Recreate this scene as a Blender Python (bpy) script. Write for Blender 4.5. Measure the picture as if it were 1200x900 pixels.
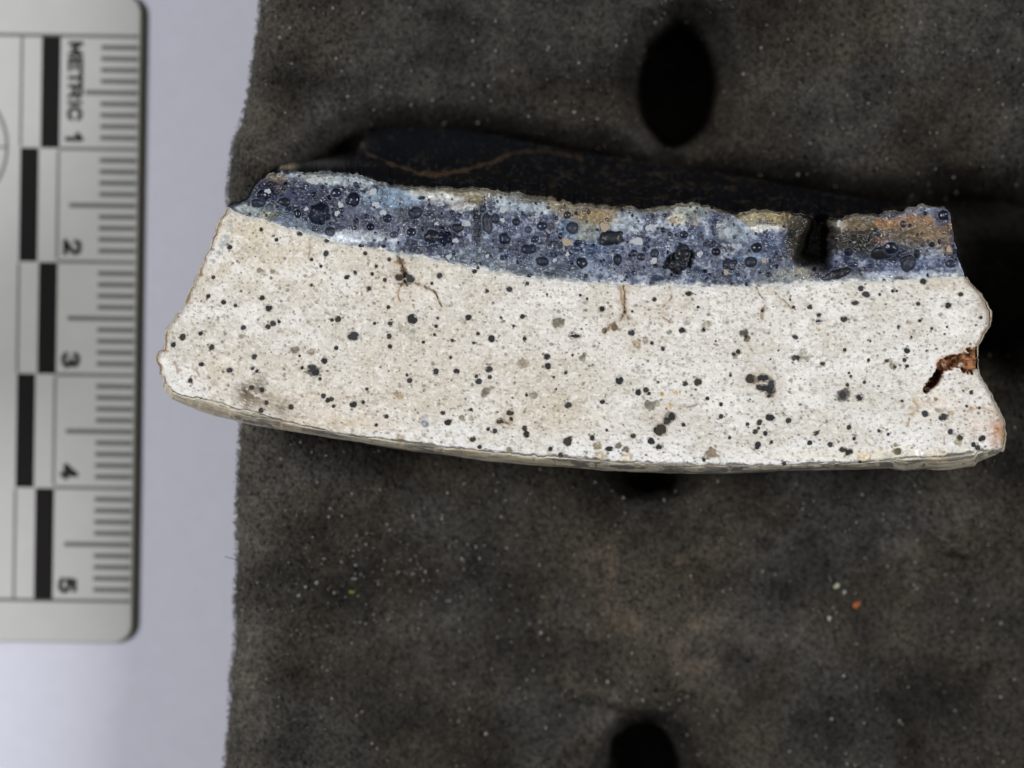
import bpy, math, random
import numpy as np
from mathutils import Matrix, Vector

# ------------------------------------------------------------------ scene, camera, light
for o in list(bpy.data.objects):
    bpy.data.objects.remove(o)
sc = bpy.context.scene
C = sc.collection
D = 0.50            # camera height over the cut face, metres
P = 13780.0         # photograph pixels per metre at the cut face (z = 0)

cam_data = bpy.data.cameras.new('camera')
cam = bpy.data.objects.new('camera', cam_data)
C.objects.link(cam)
cam.location = (0, 0, D)
cam_data.sensor_width = 36.0
cam_data.lens = 36.0 * D / (1200 / P)
cam_data.clip_start = 0.02
cam_data.clip_end = 10
cam_data.dof.use_dof = True
cam_data.dof.focus_distance = D
cam_data.dof.aperture_fstop = 18.5
sc.camera = cam

w = bpy.data.worlds.new("World")
sc.world = w
w.use_nodes = True
bgn = w.node_tree.nodes['Background']
bgn.inputs[0].default_value = (0.93, 0.96, 1.0, 1)
bgn.inputs[1].default_value = 0.17

def area(name, loc, size, power, col=(1, 1, 1)):
    l = bpy.data.lights.new(name, 'AREA')
    l.shape = 'RECTANGLE'
    l.size, l.size_y = size
    l.energy = power
    l.color = col
    o = bpy.data.objects.new(name, l)
    C.objects.link(o)
    o.location = loc
    o.rotation_euler = (Vector((0, 0, 0)) - Vector(loc)).to_track_quat('-Z', 'Y').to_euler()
    return o
area('studio_lamp', (-0.48, 0.05, 0.54), (0.26, 0.28), 3.8, (1, 0.985, 0.96))
area('studio_lamp', (0.48, 0.05, 0.54), (0.26, 0.28), 3.4, (1, 0.985, 0.96))

sc.view_settings.view_transform = 'Standard'
sc.view_settings.look = 'None'
sc.view_settings.exposure = 0
sc.view_settings.gamma = 1
sc.render.engine = 'CYCLES'
sc.cycles.use_denoising = True

# ------------------------------------------------------------------ helpers
rng = np.random.default_rng(7)
R = random.Random(5)

def W(px, py, z):
    """the point at height z (metres) that the photograph shows at (px, py)"""
    k = (D - z) / D
    return (px - 600) / P * k, (450 - py) / P * k, z

def lin(r, g, b):
    def f(c):
        c /= 255.0
        return c / 12.92 if c <= 0.04045 else ((c + 0.055) / 1.055) ** 2.4
    return np.array([f(r), f(g), f(b)])

_T = rng.random((256, 256))
def vnoise(x, y, seed=0):
    x = x + seed * 17.37; y = y + seed * 9.71
    xi = np.floor(x).astype(int); yi = np.floor(y).astype(int)
    fx = x - xi; fy = y - yi
    fx = fx * fx * (3 - 2 * fx); fy = fy * fy * (3 - 2 * fy)
    a = _T[xi & 255, yi & 255]; b = _T[(xi + 1) & 255, yi & 255]
    c = _T[xi & 255, (yi + 1) & 255]; d = _T[(xi + 1) & 255, (yi + 1) & 255]
    return (a * (1 - fx) + b * fx) * (1 - fy) + (c * (1 - fx) + d * fx) * fy

def fbm(x, y, octv=4, seed=0, gain=0.5):
    s = 0; a = 1; t = 0
    for i in range(octv):
        s = s + a * vnoise(x * 2 ** i, y * 2 ** i, seed + i * 3)
        t += a; a *= gain
    return s / t

_TX = rng.random((256, 256)); _TY = rng.random((256, 256)); _TR = rng.random((256, 256)); _TC = rng.random((256, 256))
def worley(x, y, seed=0, full=False):
    """distance to the nearest jittered point, its random number, (second distance)"""
    xi = np.floor(x).astype(int); yi = np.floor(y).astype(int)
    best = np.full(x.shape, 9.0); sec = np.full(x.shape, 9.0); rr = np.zeros(x.shape); cc = np.zeros(x.shape)
    s1 = seed * 37; s2 = seed * 91
    for dx in (-1, 0, 1):
        for dy in (-1, 0, 1):
            a = (xi + dx + s1) & 255; b = (yi + dy + s2) & 255
            d = np.hypot(xi + dx + _TX[a, b] - x, yi + dy + _TY[a, b] - y)
            m = d < best
            sec = np.where(m, best, np.minimum(sec, d))
            best = np.where(m, d, best)
            rr = np.where(m, _TR[a, b], rr); cc = np.where(m, _TC[a, b], cc)
    return best, rr, cc, sec

def sst(a, b, x):
    t = np.clip((x - a) / (b - a), 0, 1)
    return t * t * (3 - 2 * t)

def mixc(col, c, m):
    m = np.clip(m, 0, 1)[..., None]
    return col * (1 - m) + np.asarray(c) * m

def grid_mesh(name, X, Y, Z, col=None, rough=None, flip=False):
    n, m = X.shape
    me = bpy.data.meshes.new(name)
    co = np.stack([X, Y, Z], -1).reshape(-1).astype(np.float32)
    me.vertices.add(n * m); me.vertices.foreach_set('co', co)
    idx = np.arange(n * m).reshape(n, m)
    q = np.stack([idx[:-1, :-1], idx[1:, :-1], idx[1:, 1:], idx[:-1, 1:]], -1).reshape(-1, 4)
    if flip: q = q[:, ::-1]
    f = len(q)
    me.loops.add(f * 4); me.polygons.add(f)
    me.loops.foreach_set('vertex_index', q.reshape(-1).astype(np.int32))
    me.polygons.foreach_set('loop_start', (np.arange(f) * 4).astype(np.int32))
    me.polygons.foreach_set('use_smooth', np.ones(f, bool))
    me.update(calc_edges=True)
    if col is not None:
        a = me.attributes.new('Col', 'FLOAT_COLOR', 'POINT')
        c = np.ones((n * m, 4), np.float32); c[:, :3] = np.clip(col, 0, 1).reshape(-1, 3)
        a.data.foreach_set('color', c.reshape(-1))
    if rough is not None:
        a = me.attributes.new('Rough', 'FLOAT', 'POINT')
        a.data.foreach_set('value', rough.reshape(-1).astype(np.float32))
    return me

def poly_mesh(name, V, F, smooth=False):
    me = bpy.data.meshes.new(name)
    me.from_pydata([tuple(map(float, v)) for v in V], [], [tuple(f) for f in F])
    if smooth:
        me.polygons.foreach_set('use_smooth', np.ones(len(me.polygons), bool))
    me.update()
    return me

def tri_mesh(name, V, F, smooth=True):
    """large triangle mesh from arrays"""
    me = bpy.data.meshes.new(name)
    me.vertices.add(len(V)); me.vertices.foreach_set('co', V.reshape(-1).astype(np.float32))
    f = len(F)
    me.loops.add(f * 3); me.polygons.add(f)
    me.loops.foreach_set('vertex_index', F.reshape(-1).astype(np.int32))
    me.polygons.foreach_set('loop_start', (np.arange(f) * 3).astype(np.int32))
    me.polygons.foreach_set('use_smooth', np.full(f, smooth))
    me.update(calc_edges=True)
    return me

def obj(name, me, m, parent=None, loc=None, **props):
    o = bpy.data.objects.new(name, me)
    if m is not None and len(me.materials) == 0: me.materials.append(m)
    C.objects.link(o)
    if parent is not None:
        o.parent = parent
        t = parent
        while t.parent: t = t.parent
        # parts are built in place: undo the offset of the thing's own base point
        if parent is t:
            o.matrix_parent_inverse = Matrix.Translation(t.location).inverted()
    if loc is not None: o.location = loc
    for k, v in props.items(): o[k] = v
    return o

def thing(name, loc, label, cat, group=None):
    o = bpy.data.objects.new(name, None)
    o.empty_display_size = 0.005
    C.objects.link(o); o.location = loc
    o['label'] = label; o['category'] = cat
    if group: o['group'] = group
    return o

def mat(name, col=None, rough=0.8, attr=False, rattr=False, fine=0.0, fscale=9000.0, bump=0.0, bscale=6000.0, spec=0.5, coat=0.0, bdist=0.00005):
    m = bpy.data.materials.new(name); m.use_nodes = True
    nt = m.node_tree; N = nt.nodes; L = nt.links
    b = N['Principled BSDF']
    b.inputs['Roughness'].default_value = rough
    b.inputs['Specular IOR Level'].default_value = spec
    if coat: b.inputs['Coat Weight'].default_value = coat; b.inputs['Coat Roughness'].default_value = 0.05
    tc = N.new('ShaderNodeTexCoord')
    src = None
    if attr:
        a = N.new('ShaderNodeAttribute'); a.attribute_name = 'Col'; src = a.outputs['Color']
    else:
        c = N.new('ShaderNodeRGB'); c.outputs[0].default_value = (*col, 1); src = c.outputs[0]
    if fine:
        n = N.new('ShaderNodeTexNoise'); n.inputs['Scale'].default_value = fscale; n.inputs['Detail'].default_value = 3
        L.new(tc.outputs['Object'], n.inputs['Vector'])
        r = N.new('ShaderNodeMapRange'); r.inputs[1].default_value = 0.3; r.inputs[2].default_value = 0.7
        r.inputs[3].default_value = 1 - fine; r.inputs[4].default_value = 1 + fine
        L.new(n.outputs[0], r.inputs[0])
        x = N.new('ShaderNodeVectorMath'); x.operation = 'SCALE'
        L.new(src, x.inputs[0]); L.new(r.outputs[0], x.inputs['Scale']); src = x.outputs[0]
    L.new(src, b.inputs['Base Color'])
    if rattr:
        a = N.new('ShaderNodeAttribute'); a.attribute_name = 'Rough'; L.new(a.outputs['Fac'], b.inputs['Roughness'])
    if bump:
        n = N.new('ShaderNodeTexNoise'); n.inputs['Scale'].default_value = bscale; n.inputs['Detail'].default_value = 4
        L.new(tc.outputs['Object'], n.inputs['Vector'])
        bp = N.new('ShaderNodeBump'); bp.inputs['Strength'].default_value = bump; bp.inputs['Distance'].default_value = bdist
        L.new(n.outputs[0], bp.inputs['Height']); L.new(bp.outputs[0], b.inputs['Normal'])
    return m

def curve_of(pts, closed=False):
    """arc-length parametrised polyline -> function of s in [0,1] (smoothed a little)"""
    p = np.array(pts, float)
    d = np.r_[0, np.cumsum(np.hypot(*np.diff(p, axis=0).T))]; d /= d[-1]
    return lambda s: np.stack([np.interp(s, d, p[:, 0]), np.interp(s, d, p[:, 1])], -1)

# ------------------------------------------------------------------ setting: paper
Z_PAPER = -0.0295
X0, Y0, _ = W(-900, -900, Z_PAPER); X1, Y1, _ = W(2100, 1800, Z_PAPER)
gx, gy = np.meshgrid(np.linspace(X0, X1, 90), np.linspace(Y0, Y1, 90), indexing='ij')
gz = Z_PAPER + 0.00012 * (fbm(gx * 60, gy * 60, 3, 4) - 0.5)
paper_m = mat('white_paper', (0.575, 0.59, 0.69), 0.9, fine=0.02, fscale=900, bump=0.15, bscale=2500, spec=0.2)
pap = obj('paper_sheet', grid_mesh('paper_sheet', gx, gy, gz, flip=True), paper_m)
pap['kind'] = 'structure'

# ------------------------------------------------------------------ foam block
ZF = -128.0     # general foam level, in pixels
edge_pts = [(-260, 312), (-60, 308), (0, 305), (40, 300), (80, 294), (115, 290), (145, 281), (165, 273), (200, 268), (235, 266), (255, 274), (300, 279), (400, 281),
            (500, 282), (560, 278), (610, 276), (655, 278), (700, 275), (740, 276), (790, 270), (850, 268), (900, 263), (1000, 259), (1200, 255)]
ey = [a for a, b in edge_pts]; ex = [b for a, b in edge_pts]
st = 1.75
ys = np.arange(-170, 1085, st); us = np.arange(0, 1150, st)
wall = np.linspace(-1, 0, 26)[:-1]
ucol = np.r_[wall * 0 + 0, us]
PY, U = np.meshgrid(ys, ucol, indexing='ij')
WL = np.r_[wall, us * 0][None, :] * np.ones_like(PY)
PX = np.interp(PY, ey, ex) + U
PXw = PX + 2.2 * (fbm(PX * 0 + 3, PY / 9, 3, 11) - 0.5) * np.exp(-U / 12) * 2
def zlow(px, py):
    return ZF - 62 * sst(310, 520, px) - 26 * sst(560, 700, py)
H = 26 * (fbm(PX / 210, PY / 190, 3, 1) - 0.5) * 2 + 7 * (fbm(PX / 45, PY / 45, 3, 2) - 0.5) * 2
H += -26 * np.exp(-U / 9.0)                                    # rounded edge
H += 16 * np.exp(-((PX - 760) / 48) ** 2) * sst(600, 680, PY) * sst(860, 800, PY)   # ridge
# hollow left of the ridge, pad over the ridge
ybk = np.interp(PX, [260, 345, 430, 520, 640, 750, 850, 950, 1050, 1140, 1400], [240, 192, 155, 150, 170, 190, 204, 222, 238, 246, 250])
H -= 125 * np.exp(-(np.maximum(0, abs(PY - ybk - 22) - 16) / 24) ** 2) * sst(300, 420, PX)   # channel along the glazed side
H -= 22 * np.exp(-((PY - ybk) / 60) ** 2) * sst(300, 420, PX)
H += 130 * sst(1222, 1262, PX) * np.exp(-(abs(PY - 300) / 150) ** 4)     # added unseen foam lump right of the pit, blocks the right lamp

warp = 9 * (fbm(PX / 30, PY / 30, 3, 8) - 0.5)
for cx, cy, rx, ry, dep in ((797, 94, 54, 76, 215), (757, 914, 48, 62, 215), (768, 558, 44, 22, 130), (1163, 318, 76, 98, 230)):
    d = np.hypot((PX - cx + warp) / rx, (PY - cy + warp) / ry)
    d = np.where(cx == 1163, (np.abs((PX - cx + warp) / rx) ** 3 + np.abs((PY - cy + warp) / ry) ** 3) ** (1 / 3), d)
    H -= dep * (0.5 * sst(1.38, 0.72, d) + 0.5 * sst(1.02, 0.72, d)) + 14 * np.exp(-((d - 1.1) / 0.35) ** 2)
# creases and sags of the worn lower part
brk = fbm(PX / 40, PY / 40, 3, 97)
for (xa, ya, xb, yb, wd, dp) in ((830, 610, 900, 630, 12, 20), (900, 630, 1130, 650, 16, 20), (700, 835, 860, 800, 14, 24), (1040, 800, 1190, 790, 26, 24), (860, 790, 880, 815, 20, 22),
                                 (560, 620, 700, 632, 22, 16), (560, 790, 600, 800, 22, 20), (815, 600, 850, 626, 7, 20), (640, 760, 700, 790, 30, 14), (1080, 660, 1180, 640, 30, 18)):
    L2 = (xb - xa) ** 2 + (yb - ya) ** 2
    tt = np.clip(((PX - xa) * (xb - xa) + (PY - ya) * (yb - ya)) / L2, 0, 1)
    dd = np.hypot(PX - xa - tt * (xb - xa) + 3 * warp, PY - ya - tt * (yb - ya) + 3 * warp)
    H -= 0.55 * dp * np.exp(-(dd / (1.7 * wd)) ** 2) * sst(0.35, 0.6, brk)
w1, r1, c1, s1 = worley(PX / 5.2, PY / 5.2, 3)
w2, r2, c2, s2 = worley(PX / 2.9, PY / 2.9, 5)
cells = 3.4 * sst(0.0, 0.6, s1 - w1) + 1.2 * sst(0, 0.6, s2 - w2)
H -= cells * (0.5 + r1)
H += 1.5 * (rng.random(PX.shape) - 0.5)
base = zlow(PX, PY) + H
floor_px = Z_PAPER * P - 1
base = np.maximum(base, floor_px + 4)
Zp = np.where(WL < 0, floor_px + (base + (-26) * 0 - floor_px) * (1 + WL) ** 0.9, base)
zz = Zp / P
k = (D - zlow(PX, PY) / P) / D
GX = (PXw + np.where(WL < 0, 3.0 * np.sin((1 + WL) * 3) * 0 + 10 * (-WL) ** 2 * 0, 0) - 600) / P * k
GY = (450 - PY) / P * k
dust = fbm(PX / 120, PY / 120, 4, 21)
fcol = mixc(np.zeros(PX.shape + (3,)) + np.array([0.036, 0.0325, 0.028]), (0.040, 0.0385, 0.037), sst(0.45, 0.6, dust))
fcol = mixc(fcol, (0.085, 0.071, 0.056), 0.95 * np.exp(-((PX - 770) / 65) ** 2) * sst(590, 650, PY) * sst(850, 780, PY))
fcol = mixc(fcol, (0.026, 0.025, 0.0235), 0.7 * sst(0.5, 0.65, fbm(PX / 90, PY / 70, 3, 31)))
fcol = mixc(fcol, (0.115, 0.108, 0.098), 0.85 * np.exp(-U / 28.0))
sp = fbm(PX / 2.4, PY / 2.4, 2, 41)
blot = fbm(PX / 60, PY / 60, 4, 98)
fcol = fcol * np.array([0.92, 0.90, 0.86]) * ((0.10 + 1.8 * sp) * (0.12 + 1.75 * blot))[..., None]
foam_m = mat('charcoal_foam', attr=True, rough=0.9, spec=0.1, bump=0.4, bscale=5000)
foam = thing('foam_block', (0.012, 0, Z_PAPER), 'dark grey open-cell foam block with fuzzy left edge and worn oval holes, cradling the sherd', 'foam block')
fo = obj('foam_body', grid_mesh('foam_body', GX, GY, zz, fcol), foam_m, foam)

def foam_height(px, py):
    i = np.clip(np.round((py - ys[0]) / st).astype(int), 0, len(ys) - 1)
    j = np.clip(np.round((px - np.interp(py, ey, ex)) / st).astype(int), 0, len(us) - 1) + len(wall)
    return base[i, j]

# tiny struts of the open cells, standing off the surface (nobody could count them)
def struts(n, px, py, hz, ln, th, tilt):
    a = rng.random(n) * 2 * math.pi
    dz = (rng.random(n) - 0.3) * tilt
    dirx = np.cos(a); diry = np.sin(a)
    V = []; F = []
    q = 3
    nx, ny = -diry, dirx
    pts = []
    bend = (rng.random(n) - 0.5) * 0.9 * ln
    for t in (0, 0.5, 1):
        cx = px + dirx * ln * (t - 0.5) + nx * bend * (0.25 - (t - 0.5) ** 2)
        cy = py + diry * ln * (t - 0.5) + ny * bend * (0.25 - (t - 0.5) ** 2)
        cz = hz + 1.0 + dz * ln * t
        for ang in (0, 2.09, 4.19):
            ox = nx * math.cos(ang) * th; oy = ny * math.cos(ang) * th; oz = math.sin(ang) * th
            z = (cz + oz) / P
            kk = (D - zlow(px, py) / P) / D
            V.append(np.stack([(cx + ox - 600) / P * kk, (450 - cy - oy) / P * kk, z], -1))
    V = np.stack(V, 1)                    # n, 9, 3
    tris = []
    for r in range(2):
        for s in range(3):
            a0 = r * 3 + s; a1 = r * 3 + (s + 1) % 3; b0 = a0 + 3; b1 = a1 + 3
            tris += [(a0, a1, b1), (a0, b1, b0)]
    tris = np.array(tris)
    F = (np.arange(n) * 9)[:, None, None] + tris[None]
    return V.reshape(-1, 3), F.reshape(-1, 3)
n = 5400
spx0 = rng.random(n); spy = rng.random(n) * 1230 - 165
exs = np.interp(spy, ey, ex)
n_edge = 4500
off = np.where(np.arange(n) < n_edge, -3.5 + rng.exponential(8, n), rng.random(n) * 930)
spx = exs + off
hz = foam_height(spx, spy)
hz = np.where(off < 1.5, hz - rng.random(n) * 40, hz)
V, F = struts(n, spx, spy, hz, 3.5 + 3.5 * rng.random(n), 0.35 + 0.25 * rng.random(n), 0.8)
strut_m = mat('foam_strut', (0.10, 0.094, 0.085), 0.7, spec=0.2, fine=0.4, fscale=1500)
obj('foam_strut', tri_mesh('foam_strut', V, F), strut_m, foam, kind='stuff')

# light dust grains caught in the foam
def octa(n, px, py, hz, r):
    o = np.array([(1, 0, 0), (0, 1, 0), (-1, 0, 0), (0, -1, 0), (0, 0, 1), (0, 0, -1)], float)
    j = 0.6 + 0.8 * rng.random((n, 6, 1))
    x, y, z = (px - 600) / P * (D - zlow(px, py) / P) / D, (450 - py) / P * (D - zlow(px, py) / P) / D, hz / P
    V = np.stack([x, y, z], -1)[:, None] + o[None] * j * (r / P)[:, None, None]
    t = np.array([(0, 1, 4), (1, 2, 4), (2, 3, 4), (3, 0, 4), (1, 0, 5), (2, 1, 5), (3, 2, 5), (0, 3, 5)])
    return V.reshape(-1, 3), ((np.arange(n) * 6)[:, None, None] + t[None]).reshape(-1, 3)
n = 3600
dy = rng.random(n) * 1000 - 50; dx = 300 + rng.random(n) * 900
cl = rng.random(n) < 0.10
dx = np.where(cl, 460 + rng.normal(0, 110, n), dx); dy = np.where(cl, 690 + rng.normal(0, 45, n), dy)
dx = np.maximum(dx, np.interp(dy, ey, ex) + 8)
V, F = octa(n, dx, dy, foam_height(dx, dy) + 1.5, 0.5 + 1.7 * rng.random(n) ** 4)
obj('dust_specks', tri_mesh('dust_specks', V, F, False), mat('pale_dust', (0.24, 0.23, 0.215), 0.6), None,
    kind='stuff', label='fine pale dust specks scattered over the dark foam', category='dust')

def lump(name, r, seed, flat=0.7, nu=12, nv=8):
    rr = random.Random(seed); V = []; F = []
    ph = [rr.random() * 6.28 for _ in range(4)]
    for i in range(nv + 1):
        th = math.pi * i / nv
        for j in range(nu):
            a = 2 * math.pi * j / nu
            q = r * (1 + 0.22 * math.sin(2 * a + ph[0]) * math.sin(th) + 0.16 * math.sin(3 * a + ph[1] + 2 * th) + 0.1 * rr.uniform(-1, 1) * math.sin(th))
            V.append((q * math.sin(th) * math.cos(a), q * math.sin(th) * math.sin(a) * 0.8, q * math.cos(th) * flat))
    for i in range(nv):
        for j in range(nu):
            F.append((i * nu + j, (i + 1) * nu + j, (i + 1) * nu + (j + 1) % nu, i * nu + (j + 1) % nu))
    return poly_mesh(name, V, F, True)
for nm, px, py, r, col, lab, cat in (
        ('mineral_crumb', 1004, 709, 5.2, (0.30, 0.085, 0.025), 'orange brown crumb lying on the foam below the sherd', 'crumb'),
        ('mineral_crumb', 981, 687, 4.0, (0.33, 0.33, 0.25), 'pale cream crumb on the foam up and left of the orange crumb', 'crumb'),
        ('mineral_crumb', 990, 695, 3.2, (0.24, 0.26, 0.28), 'pale bluish grey crumb between the cream crumb and the orange crumb', 'crumb'),
        ('mineral_crumb', 972, 725, 3.2, (0.30, 0.31, 0.29), 'small light grey crumb below and left of the orange crumb', 'crumb'),
        ('mineral_crumb', 412, 694, 3.4, (0.14, 0.15, 0.03), 'tiny olive yellow crumb on the lower left foam', 'crumb'),
        ('mineral_crumb', 1120, 227, 3.0, (0.20, 0.19, 0.17), 'tiny grey crumb on dark foam above the right end of the sherd', 'crumb')):
    h = foam_height(np.array([px]), np.array([py]))[0]
    kk = (D - zlow(px, py) / P) / D
    o = obj(nm, lump('crumb', r / P, int(px)), mat('crumb_' + cat, col, 0.6, fine=0.3, fscale=6000), None,
            loc=((px - 600) / P * kk, (450 - py) / P * kk, (h + r * 0.3) / P))
    o.rotation_euler = (0.3, 0.2, 0.9 if r > 5 else 0)
    o['label'] = lab; o['category'] = cat

# ------------------------------------------------------------------ sherd outlines (pixels)
interface = [(268, 243), (279, 250), (290, 253), (310, 258), (330, 265), (370, 276), (400, 286), (440, 292), (480, 299), (520, 306), (560, 316), (600, 322), (640, 328), (680, 331),
             (720, 333), (760, 335), (800, 335), (840, 336), (880, 336), (920, 334), (960, 331), (1000, 330), (1040, 329), (1080, 326), (1110, 325), (1131, 324)]
left_e = [(268, 243), (262, 254), (256, 262), (253, 275), (247, 290), (240, 305), (235, 317), (230, 330), (222, 345), (216, 360), (205, 375), (197, 387), (195, 400), (192, 410), (187, 412),
          (185, 420), (188, 430), (190, 440), (195, 450), (203, 459)]
bottom_e = [(203, 459), (215, 464), (230, 467), (250, 470), (262, 472), (270, 478), (290, 481), (320, 491), (355, 499), (382, 505), (420, 511), (470, 517), (520, 524), (570, 529), (620, 534),
            (670, 536), (720, 541), (770, 543), (845, 545), (920, 545), (967, 543), (1013, 542), (1060, 537), (1107, 535), (1144, 530), (1174, 526)]
right_e = [(1131, 324), (1135, 331), (1145, 340), (1151, 350), (1157, 358), (1161, 371), (1159, 382), (1152, 393), (1147, 402), (1145, 410), (1146, 425), (1147, 440), (1152, 448), (1158, 457),
           (1163, 468), (1170, 481), (1176, 494), (1177, 508), (1176, 518), (1174, 526)]
top_g = [(268, 243), (274, 238), (284, 236), (289, 233), (293, 226), (297, 217), (305, 210), (315, 204), (330, 201), (355, 200), (387, 201), (417, 205), (445, 213), (470, 217), (480, 220),
         (500, 218), (525, 221), (550, 220), (580, 222), (600, 227), (625, 229), (645, 231), (660, 236), (680, 238), (700, 243), (725, 242), (762, 245), (785, 241), (800, 239), (812, 236),
         (825, 239), (840, 244), (850, 247), (862, 254), (872, 249), (882, 245), (900, 246), (925, 249), (950, 254), (958, 262), (968, 261), (972, 257), (982, 255), (1010, 252), (1030, 252),
         (1050, 247), (1075, 242), (1090, 240), (1106, 240)]
right_g = [(1106, 240), (1112, 243), (1115, 252), (1117, 265), (1121, 287), (1124, 305), (1131, 324)]
I_f, L_f, B_f, R_f, T_f, RG_f = map(curve_of, (interface, left_e, bottom_e, right_e, top_g, right_g))

def coons(top, bot, lef, rig, ns, nt):
    s = np.linspace(0, 1, ns); t = np.linspace(0, 1, nt)
    S, T = np.meshgrid(s, t, indexing='ij')
    a = top(s)[:, None, :]; b = bot(s)[:, None, :]
    l = lef(t)[None, :, :]; r = rig(t)[None, :, :]
    s3 = S[..., None]; t3 = T[..., None]
    p00 = top(0.0); p10 = top(1.0); p01 = bot(0.0); p11 = bot(1.0)
    Q = (1 - t3) * a + t3 * b + (1 - s3) * l + s3 * r - ((1 - s3) * (1 - t3) * p00 + s3 * (1 - t3) * p10 + (1 - s3) * t3 * p01 + s3 * t3 * p11)
    return S, T, Q[..., 0], Q[..., 1]

def wob(x, y):
    """raggedness of all broken edges"""
    a = 1.0
    return (x + a * 3.4 * (fbm(x / 6, y / 6, 3, 51) - 0.5), y + a * 3.4 * (fbm(x / 6, y / 6, 3, 61) - 0.5))

def seg_dist(x, y, pts):
    best = np.full(x.shape, 1e9)
    for (xa, ya), (xb, yb) in zip(pts[:-1], pts[1:]):
        L2 = (xb - xa) ** 2 + (yb - ya) ** 2 + 1e-9
        t = np.clip(((x - xa) * (xb - xa) + (y - ya) * (yb - ya)) / L2, 0, 1)
        best = np.minimum(best, np.hypot(x - xa - t * (xb - xa), y - ya - t * (yb - ya)))
    return best

sherd = thing('ceramic_sherd', (0.006, 0.003, -0.0172),
              'thick white ceramic sherd with black-speckled cut face and bubbly blue glaze crust on top', 'ceramic sherd')

# ------------------------------------------------------------------ ceramic body
S, T, X, Y = coons(I_f, B_f, L_f, R_f, 960, 290)
X, Y = wob(X, Y)
wx = X + 3 * (fbm(X / 11, Y / 11, 3, 5) - 0.5); wy = Y + 3 * (fbm(X / 11, Y / 11, 3, 6) - 0.5)
col = np.zeros(X.shape + (3,)) + np.array([0.62, 0.585, 0.52])
col = mixc(col, (0.66, 0.64, 0.605), sst(380, 800, X))
col = mixc(col, (0.60, 0.52, 0.385), 0.95 * np.exp(-((X - 300) / 110) ** 2 - ((Y - 285) / 50) ** 2))
col = mixc(col, (0.76, 0.765, 0.79), 0.8 * sst(0.78, 0.97, T + 0.10 * (fbm(X / 40, Y / 20, 3, 9) - 0.5)))
mott = fbm(X / 34, Y / 22, 4, 12)
col = mixc(col, (0.56, 0.51, 0.40), 0.5 * sst(0.52, 0.72, mott))
col = mixc(col, (0.80, 0.79, 0.77), 0.6 * sst(0.50, 0.30, mott))
# tan clouds
for x0, y0, rx, ry, c, a in ((655, 490, 60, 26, (0.56, 0.49, 0.36), 0.55), (350, 470, 90, 22, (0.60, 0.48, 0.32), 0.55), (590, 400, 160, 40, (0.60, 0.55, 0.47), 0.35),
                             (255, 432, 22, 22, (0.62, 0.50, 0.33), 0.5), (400, 497, 70, 12, (0.58, 0.47, 0.29), 0.8), (540, 440, 200, 60, (0.60, 0.54, 0.44), 0.4), (640, 480, 40, 26, (.55, .47, .32), .5), (770, 365, 40, 26, (0.60, 0.50, 0.38), 0.4),
                             (1100, 475, 34, 20, (0.70, 0.55, 0.38), 0.35), (1150, 500, 26, 14, (0.60, 0.36, 0.20), 0.4), (1168, 508, 9, 20, (0.42, 0.17, 0.06), 0.8),
                             (1050, 532, 150, 7, (0.66, 0.58, 0.36), 0.6), (300, 270, 34, 12, (0.62, 0.54, 0.38), 0.5), (1110, 332, 26, 9, (0.55, 0.42, 0.26), 0.5),
                             (470, 340, 34, 26, (0.62, 0.52, 0.38), 0.4), (735, 335, 16, 10, (0.48, 0.36, 0.22), 0.6), (330, 490, 30, 8, (0.45, 0.30, 0.17), 0.5)):
    col = mixc(col, c, a * np.exp(-((X - x0) / rx) ** 2 - ((Y - y0) / ry) ** 2) * (0.55 + 0.9 * fbm(X / 9, Y / 9, 3, 14)))
# wisps that follow the throwing lines
ang_y = T * 250
wisp = fbm(X / 13, ang_y / 2.2, 3, 15)
col = mixc(col, (0.40, 0.36, 0.31), 0.42 * sst(0.60, 0.80, wisp))
wisp2 = fbm(X / 7, ang_y / 1.5, 2, 16)
col = mixc(col, (0.83, 0.82, 0.80), 0.25 * sst(0.58, 0.80, wisp2))
iso = fbm(X / 3.4, Y / 3.2, 2, 116)
col = mixc(col, (0.84, 0.83, 0.81), 0.5 * sst(0.56, 0.78, iso))
g1 = fbm(X / 2.0, Y / 1.8, 2, 17)
col = col * (0.86 + 0.28 * g1)[..., None]
gm = fbm(X / 4.2, Y / 3.4, 3, 71)
col = mixc(col, (0.36, 0.31, 0.245), 0.55 * sst(0.60, 0.76, gm))
# small specks
Hh = np.zeros(X.shape)
for cell, seed, thr, rmax, c, a in ((5.0, 21, 0.80, 0.17, (0.10, 0.085, 0.07), 0.75), (9.0, 22, 0.60, 0.13, (0.05, 0.05, 0.055), 0.9), (7.0, 23, 0.70, 0.18, (0.22, 0.17, 0.11), 0.7),
                                    (14.0, 24, 0.70, 0.11, (0.04, 0.04, 0.045), 0.95), (11.0, 25, 0.80, 0.20, (0.34, 0.27, 0.18), 0.7), (4.0, 26, 0.78, 0.2, (0.26, 0.23, 0.20), 0.6),
                                    (17.0, 27, 0.72, 0.15, (0.33, 0.33, 0.36), 0.5), (12.0, 121, 0.72, 0.17, (0.11, 0.09, 0.065), 0.8), (19.0, 122, 0.6, 0.12, (0.16, 0.14, 0.11), 0.8), (8.0, 123, 0.8, 0.2, (0.19, 0.17, 0.15), 0.6)):
    d, r, c2, _ = worley(wx / cell * (0.8 + 0.2 * (seed % 2)), wy / cell, seed)
    rad = rmax * (0.45 + 0.55 * (r - thr) / (1 - thr))
    m = sst(1.25, 0.7, d / np.maximum(rad, 1e-3)) * (r > thr)
    col = mixc(col, c, a * m * (0.5 + 0.5 * c2))
    Hh -= 0.5 * m
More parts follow.
